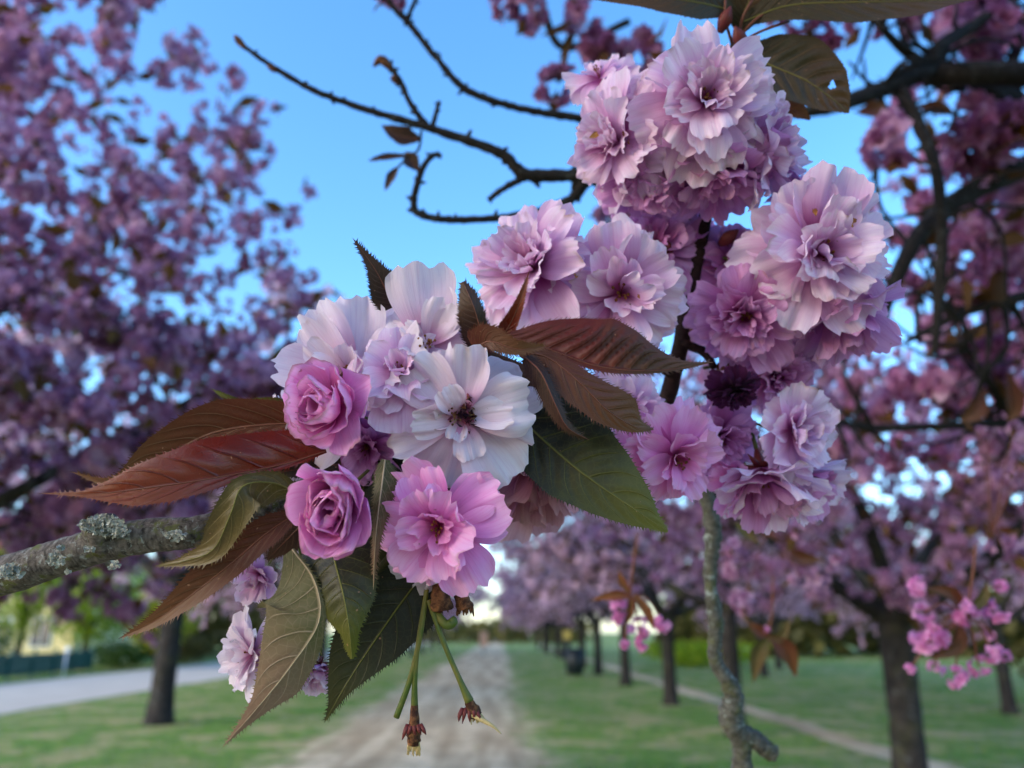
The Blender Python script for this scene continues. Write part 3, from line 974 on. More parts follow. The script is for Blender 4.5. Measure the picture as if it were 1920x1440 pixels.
LS([(1395, 40, .325), (1480, 10, .318), (1600, 4, .312), (1720, 2, .312), (1835, -2, .316)], [(0, 10, 10), (.25, 38, 30), (.5, 44, 40), (.75, 26, 28), (.9, 8, 8), (1, 0, 0)], 'leaf_topolive',
   'long olive brown leaf cut by the top edge of the picture', fold=(.1, .1), seed=33, corr=.04, tooth=2)
LS([(1385, 60, .330), (1400, 10, .325), (1440, -60, .320)], [(0, 10, 10), (.4, 40, 40), (1, 0, 0)], 'leaf_topolive',
   'olive leaf rising from the shoot beyond the top edge', fold=(.2, .2), seed=34, corr=.03, tooth=2)
mb = MB()
for a, b in (((1385, 80), (1410, 0)), ((1375, 90), (1480, 40)), ((1372, 80), (1360, 0)), ((1380, 85), (1440, 20))):
    tube(mb, [P(*a, .328), P((a[0] + b[0]) / 2 - 6, (a[1] + b[1]) / 2 - 4, .323), P(*b, .322)], [.0007, .0006, .0006], 6, n=8)
mb.build('leaf_stalks', M['stalk_red'], stem, origin=SO)
for x, y, ang, s in ((1350, 60, .4, 26), (1395, 90, -.4, 22), (1420, 460, 1.3, 26), (1350, 458, .9, 22), (1235, 455, 2.2, 16), (1300, 640, 0.3, 22), (1345, 690, 1.1, 24)):
    mb = MB()
    dv = Vector((math.sin(ang), math.cos(ang)))
    pp = [(x, y, .326), (x + dv.x * s, y - dv.y * s, .322), (x + dv.x * s * 2, y - dv.y * s * 2, .320)]
    tube(mb, [P(*p) for p in pp], [.0014, .003, .0005], 8, n=8)
    mb.build('bud_scale', M['calyx'], stem, origin=SO)

# ================================================================== FOREGROUND: blossoms of the left, sharp cluster
HA = (760, 850, .296)
blossom('fully opened white blossom with a withered brown centre, ruffled petals', 866, 782, .243, 152, (.02, -.12, 1), 'wilt', 'petal_white', 101,
        res=(18, 18), dark_centre=True, stem=HA, lump=.12,
        extra=[(-.8, .5, .7, 62, 1.0, .4, .3, -.5, .2), (-.5, .8, .8, 55, 1.0, .5, .4, -.4, .2), (-.9, .1, .6, 66, .9, .3, .2, -.5, .22), (-.2, -.8, .7, 58, .8, .4, .3, -.4, .2)])
blossom('bright pink rosette blossom half open, left of the white opened one', 628, 762, .240, 98, (-.30, .05, 1), 'rose', 'petal_pink', 102, res=(16, 15), stem=HA, jitter=.6, frill=.8, st=False)
blossom('large white blossom seen from the side, fanned out at the left of the cluster', 672, 722, .262, 178, (-.22, .25, .9), 'open', 'petal_white', 103,
        res=(15, 15), stem=HA, skip=lambda r, i: r.dot(UP) < -.25 and r.dot(RT) > -.55)
blossom('white lilac blossom at the top of the cluster with one tall upright petal', 802, 652, .252, 118, (.02, .25, .9), 'wilt', 'petal_white', 104,
        res=(15, 15), stem=HA, extra=[(-.12, 1, -.1, 158, .95, .25, .05, .15, .02), (.35, .8, .2, 95, .9, .3, .1, -.3, .1)])
blossom('crumpled lilac pink blossom between the rosette and the white opened blossom', 752, 705, .248, 100, (.05, .35, .8), 'loose', 'petal_pale', 105, stem=HA)
blossom('tight pink rose-like bud blossom at the lower left of the cluster', 640, 930, .236, 112, (-.06, -.10, 1), 'cup', 'petal_pink', 106, res=(16, 15), stem=HA, jitter=.45, frill=.8, st=False).scale = (.88, 1, 1.15)
blossom('open pink blossom with dark stamens at the bottom of the cluster', 826, 985, .236, 128, (-.10, -.02, 1), 'loose', 'petal_pink', 107, res=(18, 17), stem=HA, lump=.13)
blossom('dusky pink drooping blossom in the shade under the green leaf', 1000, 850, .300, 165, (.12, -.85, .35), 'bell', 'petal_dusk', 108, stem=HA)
blossom('white blossom half hidden behind the large hanging grey leaf', 480, 1225, .262, 92, (-.5, .0, .5), 'open', 'petal_white', 109, stem=(560, 1000, .275))
blossom('pale blossom glimpsed between the hanging green leaves', 600, 1245, .275, 56, (.1, -.5, .6), 'bell', 'petal_pale', 110, stem=(620, 1000, .28))
blossom('white petals of a blossom behind the open pink one', 830, 1040, .256, 100, (.1, -.35, .3), 'open', 'petal_white', 111, stem=HA)
blossom('pale pink blossom in the gap between branch and hanging leaves', 490, 1075, .275, 58, (-.2, -.3, .7), 'bell', 'petal_pale', 112, stem=(560, 960, .28))
blossom('small white blossom low at the left edge of the cluster above the red leaf', 548, 785, .280, 66, (-.7, -.1, .4), 'open', 'petal_white', 113, stem=HA)

blossom('added magenta blossom for the shade deep between the pink rosette and the opened white one', 690, 835, .272, 88, (.1, -.2, 1), 'full', 'petal_deep', 114, stem=HA)  # filler blossom, its deep colour stands in for shade in the gap

# spent flowers hanging on green stalks below the cluster
for i, (lab, pts, rr, tail) in enumerate((
        ('bare green flower stalk cut off short, left of the hanging three', [(800, 1105, .250), (788, 1190, .247), (770, 1270, .245), (743, 1345, .244)], (5, 5, 5.5, 6), None),
        ('green stalk hanging straight down with a dry brown calyx', [(800, 1105, .250), (786, 1190, .247), (778, 1270, .245), (777, 1345, .244)], (4, 4.5, 5, 8), 'cap'),
        ('green stalk slanting right with a dry calyx and a curled pale tail', [(803, 1125, .249), (832, 1205, .246), (862, 1275, .244), (880, 1315, .243)], (4.5, 5, 5.5, 9), 'tail'))):
    o0 = P(*pts[0])
    t = empty('spent_flower', o0)
    tag(t, lab, 'flower stalk', 'spent cherry flowers hanging below the cluster')
    mb = MB()
    tube(mb, [P(*p) for p in pts], [r * .245 / FPX for r in rr], 9, n=24)
    mb.build('stalk', M['stalk'], t, origin=o0)
    if tail:
        mb = MB()
        ex, ey = pts[-1][0], pts[-1][1]
        for q in range(5):
            a = (q - 2) * 6
            tube(mb, [P(ex + a, ey + 14, .2425), P(ex + a * 1.5, ey + 26 + rb.uniform(-3, 3), .241), P(ex + a * 1.9 + rb.uniform(-4, 4), ey + 36 + rb.uniform(-5, 8), .2415)], [.0008, .0007, .0001], 5, n=6)
        mb.build('sepals', M['calyx'], t, origin=o0)
        e = pts[-1]
        dx, dy = (e[0] - pts[-2][0]) / 45, (e[1] - pts[-2][1]) / 45
        mb = MB()
        tube(mb, [P(e[0] - 14 * dx, e[1] - 14 * dy, .244), P(e[0] + 6 * dx, e[1] + 8 * dy, .243), P(e[0] + 22 * dx, e[1] + 22 * dy, .243), P(e[0] + 30 * dx, e[1] + 30 * dy, .243)],
             [q * .244 / FPX for q in (6.5, 10, 13, 11.5)], 14, n=14, rough=.13, rng=rb, cap=False)
        mb.build('calyx', M['spent'], t, origin=o0)
        mb = MB()
        for q in range(26):
            a = rb.uniform(-14, 14)
            tube(mb, [P(e[0] + 22 * dx + a * .6, e[1] + 22 * dy, .2425), P(e[0] + 38 * dx + a, e[1] + 38 * dy + rb.uniform(-6, 10), .242)], [.0005, .0002], 4)
        if tail == 'tail':
            tube(mb, [P(884, 1338, .242), P(905, 1350, .241), P(925, 1362, .240), P(940, 1376, .240)], [q * .24 / FPX for q in (7, 5, 3, .8)], 7, n=12)
        mb.build('dry_fringe', M['straw'], t, origin=o0)
t0 = P(845, 1110, .252)
t = empty('spent_flower', t0)
tag(t, 'two shrivelled brown calyxes and a curled green stub under the open pink blossom', 'flower stalk', 'spent cherry flowers hanging below the cluster')
mb = MB()
tube(mb, [P(818, 1095, .25), P(826, 1120, .249), P(828, 1140, .249)], [q * .25 / FPX for q in (8, 19, 22)], 12, n=10, rough=.14, rng=rb, cap=False)
tube(mb, [P(858, 1095, .252), P(864, 1118, .251), P(872, 1142, .250)], [q * .25 / FPX for q in (8, 13, 17)], 12, n=10, rough=.14, rng=rb, cap=False)
for cx_, cy_ in ((828, 1138), (873, 1142)):
    for q in range(16):
        a = rb.uniform(-18, 18)
        tube(mb, [P(cx_ + a * .7, cy_ - 6, .249), P(cx_ + a, cy_ + rb.uniform(3, 14), .248)], [.0007, .0002], 4)
mb.build('calyx', M['spent'], t, origin=t0)
mb = MB()
tube(mb, [P(818, 1145, .25), P(826, 1160, .248), P(838, 1172, .247), P(850, 1166, .247), P(846, 1158, .247)], [q * .25 / FPX for q in (7, 8, 9, 9, 6)], 9, n=14)
mb.build('stalk', M['stalk'], t, origin=t0)

# ================================================================== blossoms on the dark stem, a hand's breadth behind
HB = (1300, 470, .335)
GB = dict(group='cherry blossoms in the foreground', res=(16, 15), frill=1.5, lump=.11)
blossom('large pale pink double blossom highest on the dark stem with a dark centre', 1318, 195, .290, 140, (-.02, -.02, 1), 'full', 'petal_pale', 201, stem=HB, **GB)
blossom('pale blossom at the left side of the upper bunch, seen from the side', 1165, 265, .305, 118, (-.65, -.1, .5), 'full', 'petal_pale', 202, stem=HB, **GB)
blossom('deeper pink blossom facing down at the bottom of the upper bunch', 1330, 300, .305, 138, (.05, -.85, .45), 'full', 'petal_deep', 203, stem=HB, **GB)
blossom('lilac blossom at the right side of the upper bunch against the sky', 1415, 285, .305, 118, (.7, .05, .35), 'full', 'petal_pale', 204, stem=HB, **GB)
blossom('pink blossom below left in the upper bunch with narrow petals', 1215, 330, .310, 98, (-.3, -.6, .6), 'full', 'petal_deep', 205, stem=HB, **GB)
blossom('big frilled pale pink blossom at the right end with brown bits at its top', 1525, 475, .292, 150, (.12, -.05, 1), 'full', 'petal_pale', 206, stem=HB, **GB)
blossom('pink blossom with pointed petals at the left below the frilled one', 1400, 590, .300, 108, (-.3, -.35, .8), 'full', 'petal_deep', 207, stem=HB, **GB)
blossom('pink blossom hanging beneath the big frilled one at the right', 1560, 560, .308, 128, (.15, -.85, .4), 'bell', 'petal_deep', 208, stem=HB, **GB)
blossom('lilac blossom behind the frilled one, jagged petals against the sky', 1530, 400, .315, 100, (.35, .75, .2), 'full', 'petal_deep', 209, stem=HB, **GB)
blossom('pale lilac blossom at the left end of the middle bunch against the sky', 1005, 510, .295, 136, (-.45, .30, .7), 'full', 'petal_pale', 210, stem=HB, **GB)
blossom('pale pink blossom in the middle bunch above the ribbed red leaf', 1160, 550, .290, 144, (.05, -.1, .95), 'open', 'petal_pale', 211, stem=HB, **GB)
blossom('small pink blossom tucked behind the dark stem', 1290, 470, .345, 80, (.1, .2, .9), 'full', 'petal_deep', 212, stem=(1300, 520, .336), **GB)
blossom('pale blossom partly hidden below the tip of the brown leaf', 1180, 770, .292, 82, (-.1, .15, .9), 'open', 'petal_pale', 213, stem=(1250, 760, .333), **GB)
blossom('open pink blossom hanging right of the green leaf tip', 1262, 850, .280, 112, (.3, -.35, .8), 'open', 'petal_pink', 214, stem=(1250, 750, .333), **GB)
blossom('hanging pink blossom with whitish petal ends, lowest of the right bunch', 1425, 875, .305, 122, (.0, -.75, .5), 'bell', 'petal_pale', 215, stem=(1375, 730, .33), mats2=(2, 'petal_deep'), **GB)
blossom('cupped pale pink blossom at the right of the lower bunch', 1482, 808, .300, 92, (.35, .1, .8), 'semi', 'petal_pale', 216, stem=(1375, 730, .33), **GB)
blossom('dim pink blossom between the frilled bunch and the lower bunch', 1450, 700, .325, 86, (.1, -.3, .9), 'full', 'petal_deep', 217, stem=(1320, 690, .333), **GB)
blossom('pale pink blossom spreading right at the lower end of the right bunch', 1490, 890, .315, 92, (.45, -.5, .7), 'bell', 'petal_pale', 224, stem=(1375, 730, .33), mats2=(2, 'petal_deep'), **GB)
blossom('mauve blossom in the shade between the two hanging pink ones', 1345, 815, .318, 84, (.1, -.3, .9), 'full', 'petal_deep', 225, stem=(1375, 730, .33), **GB)
blossom('pink blossom low in the bunch beside the hanging grey twig', 1390, 895, .315, 74, (-.4, -.5, .6), 'bell', 'petal_pink', 218, stem=(1375, 730, .33), **GB)
blossom('pink blossom filling the gap left of the dark stem above the ribbed leaf', 1225, 470, .330, 95, (-.2, .3, .8), 'full', 'petal_deep', 221, stem=(1300, 520, .336), **GB)
blossom('lilac pink blossom right of the dark stem between two larger ones', 1375, 500, .335, 85, (.2, .2, .8), 'full', 'petal_deep', 222, stem=(1310, 480, .336), **GB)
blossom('mauve blossom low behind the pointed-petalled one', 1470, 640, .330, 95, (.1, -.5, .7), 'full', 'petal_deep', 223, stem=(1320, 600, .336), **GB)
blossom('withered dark purple blossom hanging right of the dark stem', 1376, 728, .302, 52, (.1, -.6, .5), 'full', 'petal_dead', 219, stem=(1370, 680, .325), st=False, **GB)
blossom('thin pale blossom at upper left losing its petals, pink stamens showing', 1125, 150, .318, 74, (-.3, .6, .5), 'wilt', 'petal_pale', 220, stem=(1200, 260, .33), **GB)

# browned scraps of old petals caught in the bunches
rs = random.Random(8)
for rootlab, spots in (('big frilled', ((1605, 430, 26), (1530, 405, 16))), ('left side of the upper', ((1105, 258, 20), (1178, 250, 18), (1180, 268, 14))),
                       ('left end of the middle', ((985, 420, 12), (1060, 520, 16))), ('middle bunch above', ((1085, 515, 18), (1200, 560, 12)))):
    rt0 = next(o for o in COL.objects if o.get('category') == 'blossom' and rootlab in o['label'])
    for x, y, w in spots:
        d0 = (rt0.location - CAM).dot(-TC) - .012
        yd = V(rs.uniform(-1, 1), rs.uniform(-.2, 1), rs.uniform(-.3, .5)).normalized()
        add_petal_object('withered_petal', M['scrap'], rt0, P(x, y, d0) - rt0.location, yd, V(rs.uniform(-.5, .5), rs.uniform(-.5, .5), 1), w * d0 / FPX, w * .7 * d0 / FPX, .5,
                         (.5, .8), .25, rs, nu=8, nv=7)

# ------------------------------------------------------------------ bare twigs against the sky
def twig(label, paths, mat='bark_dark', group='bare twigs against the sky', buds=()):
    o0 = P(*paths[0][0][0][:3])
    t = empty('bare_twig', o0)
    tag(t, label, 'twig', group)
    for pts, rad in paths:
        mb = MB()
        kp = [tuple(p) if i in (0, len(pts) - 1) else (p[0] + rb.uniform(-4, 4), p[1] + rb.uniform(-4, 4), p[2]) for i, p in enumerate(pts)]
        tube(mb, [P(*p) for p in kp], [r * p[2] / FPX for r, p in zip(rad, kp)], 9, n=12 * len(pts), rough=.17, rng=rb)
        sq = spline([tuple(p) + (r,) for p, r in zip(kp, rad)], 60)
        for i in range(3 * len(pts) if group else 0):                # knobbly spurs
            q = sq[rb.randrange(2, 58)]
            a = rb.uniform(0, 6.28)
            l = q[3] * rb.uniform(1.3, 2.6)
            tube(mb, [P(*q[:3]), P(q[0] + math.cos(a) * l * .6, q[1] + math.sin(a) * l * .6, q[2]), P(q[0] + math.cos(a) * l, q[1] + math.sin(a) * l, q[2])],
                 [q[3] * k_ * q[2] / FPX for k_ in (.6, .5, .25)], 6, n=5, rough=.15, rng=rb)
        mb.build('bark', M[mat], t, origin=o0)
    for pts, rad in buds:
        mb = MB()
        tube(mb, [P(*p) for p in pts], [r * p[2] / FPX for r, p in zip(rad, pts)], 8, n=8)
        mb.build('bud', M['spent'], t, origin=o0)
    return t, o0


D = .56
t, o0 = twig('long bare forked twig reaching left across the sky to a single bud', [
    ([(1140, 345, D), (1090, 328, D), (990, 328, D), (940, 285, D), (810, 243, D), (700, 210, D), (590, 170, D), (510, 125, D), (455, 85, D)], [14, 12, 12, 10, 8, 6.5, 6, 5, 4]),
    ([(1100, 335, D), (1060, 380, D), (960, 408, D), (850, 414, D), (790, 402, D), (772, 380, D), (790, 320, D), (815, 290, D), (828, 293, D)], [14, 9, 7, 7, 7, 7, 6, 5, 5]),
    ([(805, 243, D), (770, 195, D), (750, 150, D), (722, 112, D)], [7, 5.5, 5, 6]),
    ([(810, 240, D), (824, 190, D)], [5, 4]),
    ([(990, 330, D), (950, 352, D), (915, 375, D)], [7, 6, 5]),
    ([(1085, 330, D), (1075, 312, D)], [6, 4]),
], buds=[([(462, 92, D), (447, 76, D), (440, 66, D)], [4, 7, 2]), ([(735, 130, D), (715, 112, D), (700, 125, D)], [6, 9, 2]), ([(745, 158, D), (740, 148, D), (732, 148, D)], [3, 8, 3]),
         ([(520, 132, D), (512, 128, D), (503, 124, D)], [5, 7, 4])])
for lab, mid, w in (('brown young leaf hanging from the forked twig', [(790, 262, D), (752, 255, D), (716, 236, D)], 20),
                    ('dark young leaf below the first', [(785, 320, D), (770, 300, D), (760, 285, D)], 16),
                    ('thin young leaf pointing left', [(760, 292, D), (720, 295, D), (690, 302, D)], 7),
                    ('small pointed young leaf hanging lowest', [(745, 315, D), (732, 335, D), (722, 358, D)], 9)):
    leaf(t, o0, mid, [(0, 3, 3), (.4, w, w), (.8, w * .5, w * .5), (1, 0, 0)], 'leaf_darkbrown', lab, n=40, m=4, teeth=12, tooth=2, rib=1, corr=.02)
mb = MB()
tube(mb, [P(790, 245, D), P(785, 280, D), P(765, 295, D), P(745, 315, D)], [.0012, .001, .001, .0008], 6, n=12)
mb.build('leaf_stalks', M['bark_dark'], t, origin=o0)
D2 = .62
t, o0 = twig('bare curved twig descending from the top edge behind the pale blossoms', [
    ([(1180, 230, D2), (1080, 218, D2), (980, 204, D2), (880, 172, D2), (820, 110, D2), (765, 48, D2), (735, 15, D2), (715, -30, D2)], [9, 8, 7, 7, 6, 6, 5, 5]),
    ([(762, 45, D2), (775, 20, D2), (788, -20, D2)], [5, 4, 4])])

# ------------------------------------------------------------------ blossom clusters for the middle distance
def cluster_into(mb, centre, R, nf, npet, nleaf, rng):
    """a pompon: nf flowers of npet petals round a centre, a few bronze leaves under them"""
    for i in range(nf):
        ax = (rand_dir(rng) + Vector((0, 0, -.25))).normalized()
        c = centre + ax * R * rng.uniform(.35, .62)
        t1 = ax.orthogonal().normalized()
        t2 = ax.cross(t1)
        for j in range(npet):
            a = 2.4 * j + rng.uniform(-.2, .2)
            th = R_(100 - 80 * j / npet + rng.uniform(-10, 10))
            rad = math.cos(a) * t1 + math.sin(a) * t2
            yd = (rad * math.sin(th) + ax * math.cos(th)).normalized()
            zd = (ax * math.sin(th) - rad * math.cos(th)).normalized()
            L = R * rng.uniform(.40, .55) * (1 - .35 * j / npet)
            quad_petal(mb, c, yd, zd, L, L * .85, 0, rng)
    for i in range(nleaf):
        yd = (rand_dir(rng) + Vector((0, 0, .3))).normalized()
        zd = yd.orthogonal().normalized()
        L = R * rng.uniform(1.0, 1.7)
        quad_petal(mb, centre + yd * R * .15, yd, zd, L, L * .38, 1, rng)


def cluster_mesh(seed, nf, npet, nleaf, mat):
    mb = MB()
    cluster_into(mb, Vector((0, 0, 0)), 1.0, nf, npet, nleaf, random.Random(seed))
    return mb.mesh('blossom_cluster', [M[mat], M['mass_leaf']], smooth=True)


CL_NEAR = [cluster_mesh(300 + i, 9, 16, 2 + i % 3, 'mass_near') for i in range(6)]
CL_MID = [cluster_mesh(320 + i, 7, 10, 1 + i % 2, 'mass_pink') for i in range(6)]


def put_cluster(meshes, parent, org, pos, R, rng, name='blossom_cluster'):
    o = bpy.data.objects.new(name, rng.choice(meshes))
    o.location = pos - Vector(org)
    o.rotation_euler = (rng.uniform(0, 6.28), rng.uniform(0, 6.28), rng.uniform(0, 6.28))
    o.scale = (R, R, R)
    return link(o, parent)


# ------------------------------------------------------------------ the overhanging bough at the right
OB = P(1760, 480, 1.2)
bough = empty('cherry_tree', OB)
tag(bough, 'overhanging cherry tree at the upper right, dark limbs crowded with blurred pink clusters', 'tree')
TB = Vector((3.3, 1.6, 0))
LIMBS = [
    ([(2100, 230, 1.35), (1920, 312, 1.25), (1800, 372, 1.2), (1740, 420, 1.18), (1690, 500, 1.15), (1640, 640, 1.15)], [30, 26, 22, 20, 17, 8]),
    ([(2150, 330, 1.5), (1960, 220, 1.4), (1840, 160, 1.3), (1740, 135, 1.2), (1660, 165, 1.15), (1560, 200, 1.1), (1470, 215, 1.1)], [26, 24, 22, 24, 20, 16, 10]),
    ([(1740, 140, 1.2), (1760, 90, 1.2), (1830, 45, 1.25), (1940, -30, 1.3)], [18, 16, 14, 12]),
    ([(1690, 170, 1.15), (1725, 240, 1.12), (1755, 320, 1.1), (1766, 440, 1.1), (1760, 560, 1.1), (1752, 665, 1.1)], [15, 14, 13, 13, 12, 7]),
    ([(1840, 160, 1.3), (1890, 200, 1.3), (1960, 300, 1.3)], [15, 13, 12]),
    ([(1740, 135, 1.2), (1660, 60, 1.15), (1640, 20, 1.15), (1600, -30, 1.15)], [13, 9, 7, 6]),
    ([(1920, 30, 1.5), (1900, 110, 1.4), (1860, 165, 1.32)], [14, 13, 12]),
    ([(2050, 520, 1.5), (1900, 560, 1.4), (1800, 590, 1.35), (1700, 640, 1.35)], [14, 12, 10, 7]),
    ([(2050, 760, 1.7), (1900, 790, 1.6), (1740, 800, 1.5), (1610, 800, 1.45), (1540, 770, 1.4)], [12, 11, 9, 8, 5]),
    ([(1900, 790, 1.6), (1860, 720, 1.55), (1800, 640, 1.5)], [8, 7, 6]),
    ([(1640, 300, 1.1), (1632, 260, 1.1), (1645, 370, 1.1)], [6, 5, 4]),
    ([(1180, 40, 1.2), (1060, 90, 1.2), (1020, 20, 1.2), (1010, -40, 1.2)], [8, 8, 9, 9]),
]
for pts, rad in LIMBS:
    mb = MB()
    tube(mb, [P(*p) for p in pts], [.85 * r * p[2] / FPX for r, p in zip(rad, pts)], 10, n=8 * len(pts), rough=.08, rng=rb)
    mb.build('limb', M['bark_dark'], bough, origin=OB)
rc = random.Random(77)
TWM = MB()
for i in range(110):                                                # tangle of fine dark side twigs
    pts, rad = LIMBS[rc.choice((0, 1, 1, 2, 3, 5, 6, 7, 8, 9))]
    q = spline(pts, 30)[rc.randrange(4, 28)]
    a = rc.uniform(0, 6.28)
    L = rc.uniform(60, 220)
    p1 = (q[0] + math.cos(a) * L * .5 + rc.uniform(-20, 20), q[1] + math.sin(a) * L * .5 + rc.uniform(-20, 20), q[2] + rc.uniform(-.04, .06))
    p2 = (q[0] + math.cos(a + .3) * L, q[1] + math.sin(a + .3) * L, q[2] + rc.uniform(-.06, .1))
    if p2[0] < 1560 or p1[0] < 1560:
        continue
    tube(TWM, [P(*q), P(*p1), P(*p2)], [r_ * q[2] / FPX for r_ in (5.5, 4, 2)], 6, n=12, rough=.15, rng=rb)
TWM.build('side_twigs', M['bark_dark'], bough, origin=OB)
mb = MB()
tube(mb, [TB + Vector((0, 0, -.05)), TB + Vector((0, 0, .3)), TB + Vector((-.05, 0, 1.2)), TB + Vector((-.1, 0, 2.0))], [.26, .2, .17, .17], 14, n=20, rough=.05, rng=rb)
mb.build('trunk', M['bark_tree'], bough, origin=OB)
for pts, rad in LIMBS[:1] + LIMBS[1:2] + LIMBS[8:9] + LIMBS[2:3] + LIMBS[7:8]:
    e = P(*(pts[0] if rad[0] >= rad[-1] or pts is not LIMBS[2][0] else pts[-1]))
    mb = MB()
    tube(mb, [TB + Vector((-.1, 0, 1.8)), TB.lerp(e, .5) + Vector((0, 0, .6 + e.z * .35)) + RT * .5, e + RT * .25, e], [.09, .05, .022, .018], 9, n=20, rough=.06, rng=rb)
    mb.build('limb', M['bark_dark'], bough, origin=OB)
mb = MB()
cnt = 0
while cnt < 900:                                                    # rest of the crown, mostly out of view, added to block sky light
    p = Vector((rc.uniform(.5, 5.2), rc.uniform(-.8, 4.6), rc.uniform(1.9, 4.8)))
    w = p - CAM
    dz = -w.dot(TC)
    if dz > .05:
        px, py = 960 + FPX * w.dot(RT) / dz, 720 - FPX * w.dot(UP) / dz
        if px < 1960 and not (px > 1720 and py < 640 and dz > 2.2 and rc.random() < .3) and py > -60:
            continue
        if px < 1500 and py <= -60 and rc.random() < .8:
            continue
    if w.length < .7 or (p - (TB + Vector((-.4, .4, 3.2)))).length > 3.0:
        continue
    cluster_into(mb, p - OB, rc.uniform(.05, .085), 5, 8, 2, rc)
    cnt += 1
tag(mb.build('crown', [M['mass_near'], M['mass_leaf']], bough), kind='stuff')
TW = random.Random(21)
CLS = [(1680, 265, 1.05, 75), (1880, 250, 1.2, 90), (1800, 230, 1.2, 80), (1900, 380, 1.3, 85), (1830, 310, 1.2, 70), (1850, 60, 1.3, 85), (1790, 40, 1.3, 70),
       (1900, 100, 1.4, 70), (1720, 30, 1.2, 60), (1560, 55, 1.2, 60), (1620, 40, 1.3, 50), (1500, 30, 1.2, 50),
       (1120, 80, 1.1, 55), (1200, 95, 1.1, 60), (1045, 160, 1.0, 55), (990, 25, 1.1, 60), (950, 5, 1.1, 45), (1090, 30, 1.1, 50), (730, 0, .7, 40),
       (1180, 410, .9, 42), (1140, 400, .95, 34), (1800, 500, 1.3, 75), (1880, 480, 1.35, 70), (1840, 440, 1.3, 60), (1790, 560, 1.4, 55), (1900, 600, 1.5, 75),
       (1700, 540, 1.5, 50), (1850, 680, 1.6, 75), (1780, 710, 1.55, 70), (1700, 720, 1.6, 60), (1900, 720, 1.6, 60), (1640, 760, 1.6, 55), (1600, 720, 1.6, 40),
       (1560, 840, 1.7, 45), (1680, 850, 1.8, 50), (1760, 860, 1.8, 45), (1860, 830, 1.7, 40), (1700, 450, 1.4, 45), (1790, 20, 1.5, 50),
       (1460, 20, 1.2, 40), (1370, 10, .9, 40)]
for x, y, d, r in CLS:
    put_cluster(CL_NEAR, bough, OB, P(x, y, d), r * d / FPX, rc)
for i in range(34):
    x = rc.uniform(1680, 2100)
    y = rc.uniform(-60, 800)
    d = rc.uniform(1.5, 2.6)
    put_cluster(CL_NEAR, bough, OB, P(x, y, d), rc.uniform(.05, .075), rc)
for lab, mid, w in (('brown young leaf in front of the dark fork', [(1610, 210, 1.1), (1640, 205, 1.1), (1660, 195, 1.1)], 18),
                    ('olive leaf under the limb', [(1720, 200, 1.15), (1760, 205, 1.15), (1790, 215, 1.15)], 16),
                    ('rust coloured leaf among the clusters', [(1850, 250, 1.2), (1880, 255, 1.2), (1905, 240, 1.2)], 20),
                    ('rust coloured leaf by the lower limb', [(1845, 730, 1.4), (1825, 770, 1.4), (1800, 790, 1.4)], 22),
                    ('olive leaf hanging at the right edge', [(1890, 700, 1.4), (1900, 760, 1.4), (1890, 790, 1.4)], 20)):
    leaf(bough, OB, mid, [(0, 3, 3), (.4, w, w), (.8, w * .5, w * .5), (1, 0, 0)], 'leaf_brown', lab, n=24, m=4, teeth=4, tooth=1, rib=1, corr=.02)

# grey lichened twig hanging at the lower right
D = .42
t, o0 = twig('grey lichened twig hanging down at lower right with a broken side stub', [
    ([(1318, 900, D), (1334, 990, D), (1335, 1080, D), (1343, 1170, D), (1345, 1235, D), (1372, 1300, D), (1370, 1345, D), (1390, 1400, D), (1388, 1500, D)], [12, 16, 12, 15, 13, 18, 22, 18, 23]),
    ([(1378, 1372, D), (1415, 1388, D), (1450, 1414, D)], [19, 17, 16]),
    ([(1372, 1350, D), (1356, 1355, D)], [14, 9]), ([(1438, 1410, D), (1452, 1410, D), (1459, 1402, D)], [6, 4, 1]), ([(1440, 1420, D), (1455, 1426, D)], [6, 2])], mat='bark_grey', group=None)

# ------------------------------------------------------------------ blurred sprays in front of the right-hand trees
def spray(label, hub, blobs, leaves, stem_pts, seed, pale=False):
    r = random.Random(seed)
    o0 = P(*hub)
    t = empty('blossom_spray', o0)
    tag(t, label, 'blossom spray', 'hanging sprays in front of the far trees')
    mb = MB()
    tube(mb, [P(*p) for p in stem_pts], [.0011] * len(stem_pts), 7, n=6 * len(stem_pts))
    for b in blobs:
        tube(mb, [o0, (o0 + P(*b[:3])) / 2 + V(0, .01, 0), P(*b[:3])], [.0009, .0008, .0008], 5, n=8)
    mb.build('stalks', M['stalk_red'], t, origin=o0)
    for x, y, d, rr in blobs:
        put_cluster(CL_MID if pale else CL_SPRAY, t, o0, P(x, y, d), rr * d / FPX * 1.2, r, 'blossom')
    for mid, w, mat in leaves:
        leaf(t, o0, mid, [(0, 3, 3), (.4, w, w), (.8, w * .5, w * .5), (1, 0, 0)], mat, None, n=24, m=4, teeth=4, tooth=1, rib=1, corr=.02)
    return t


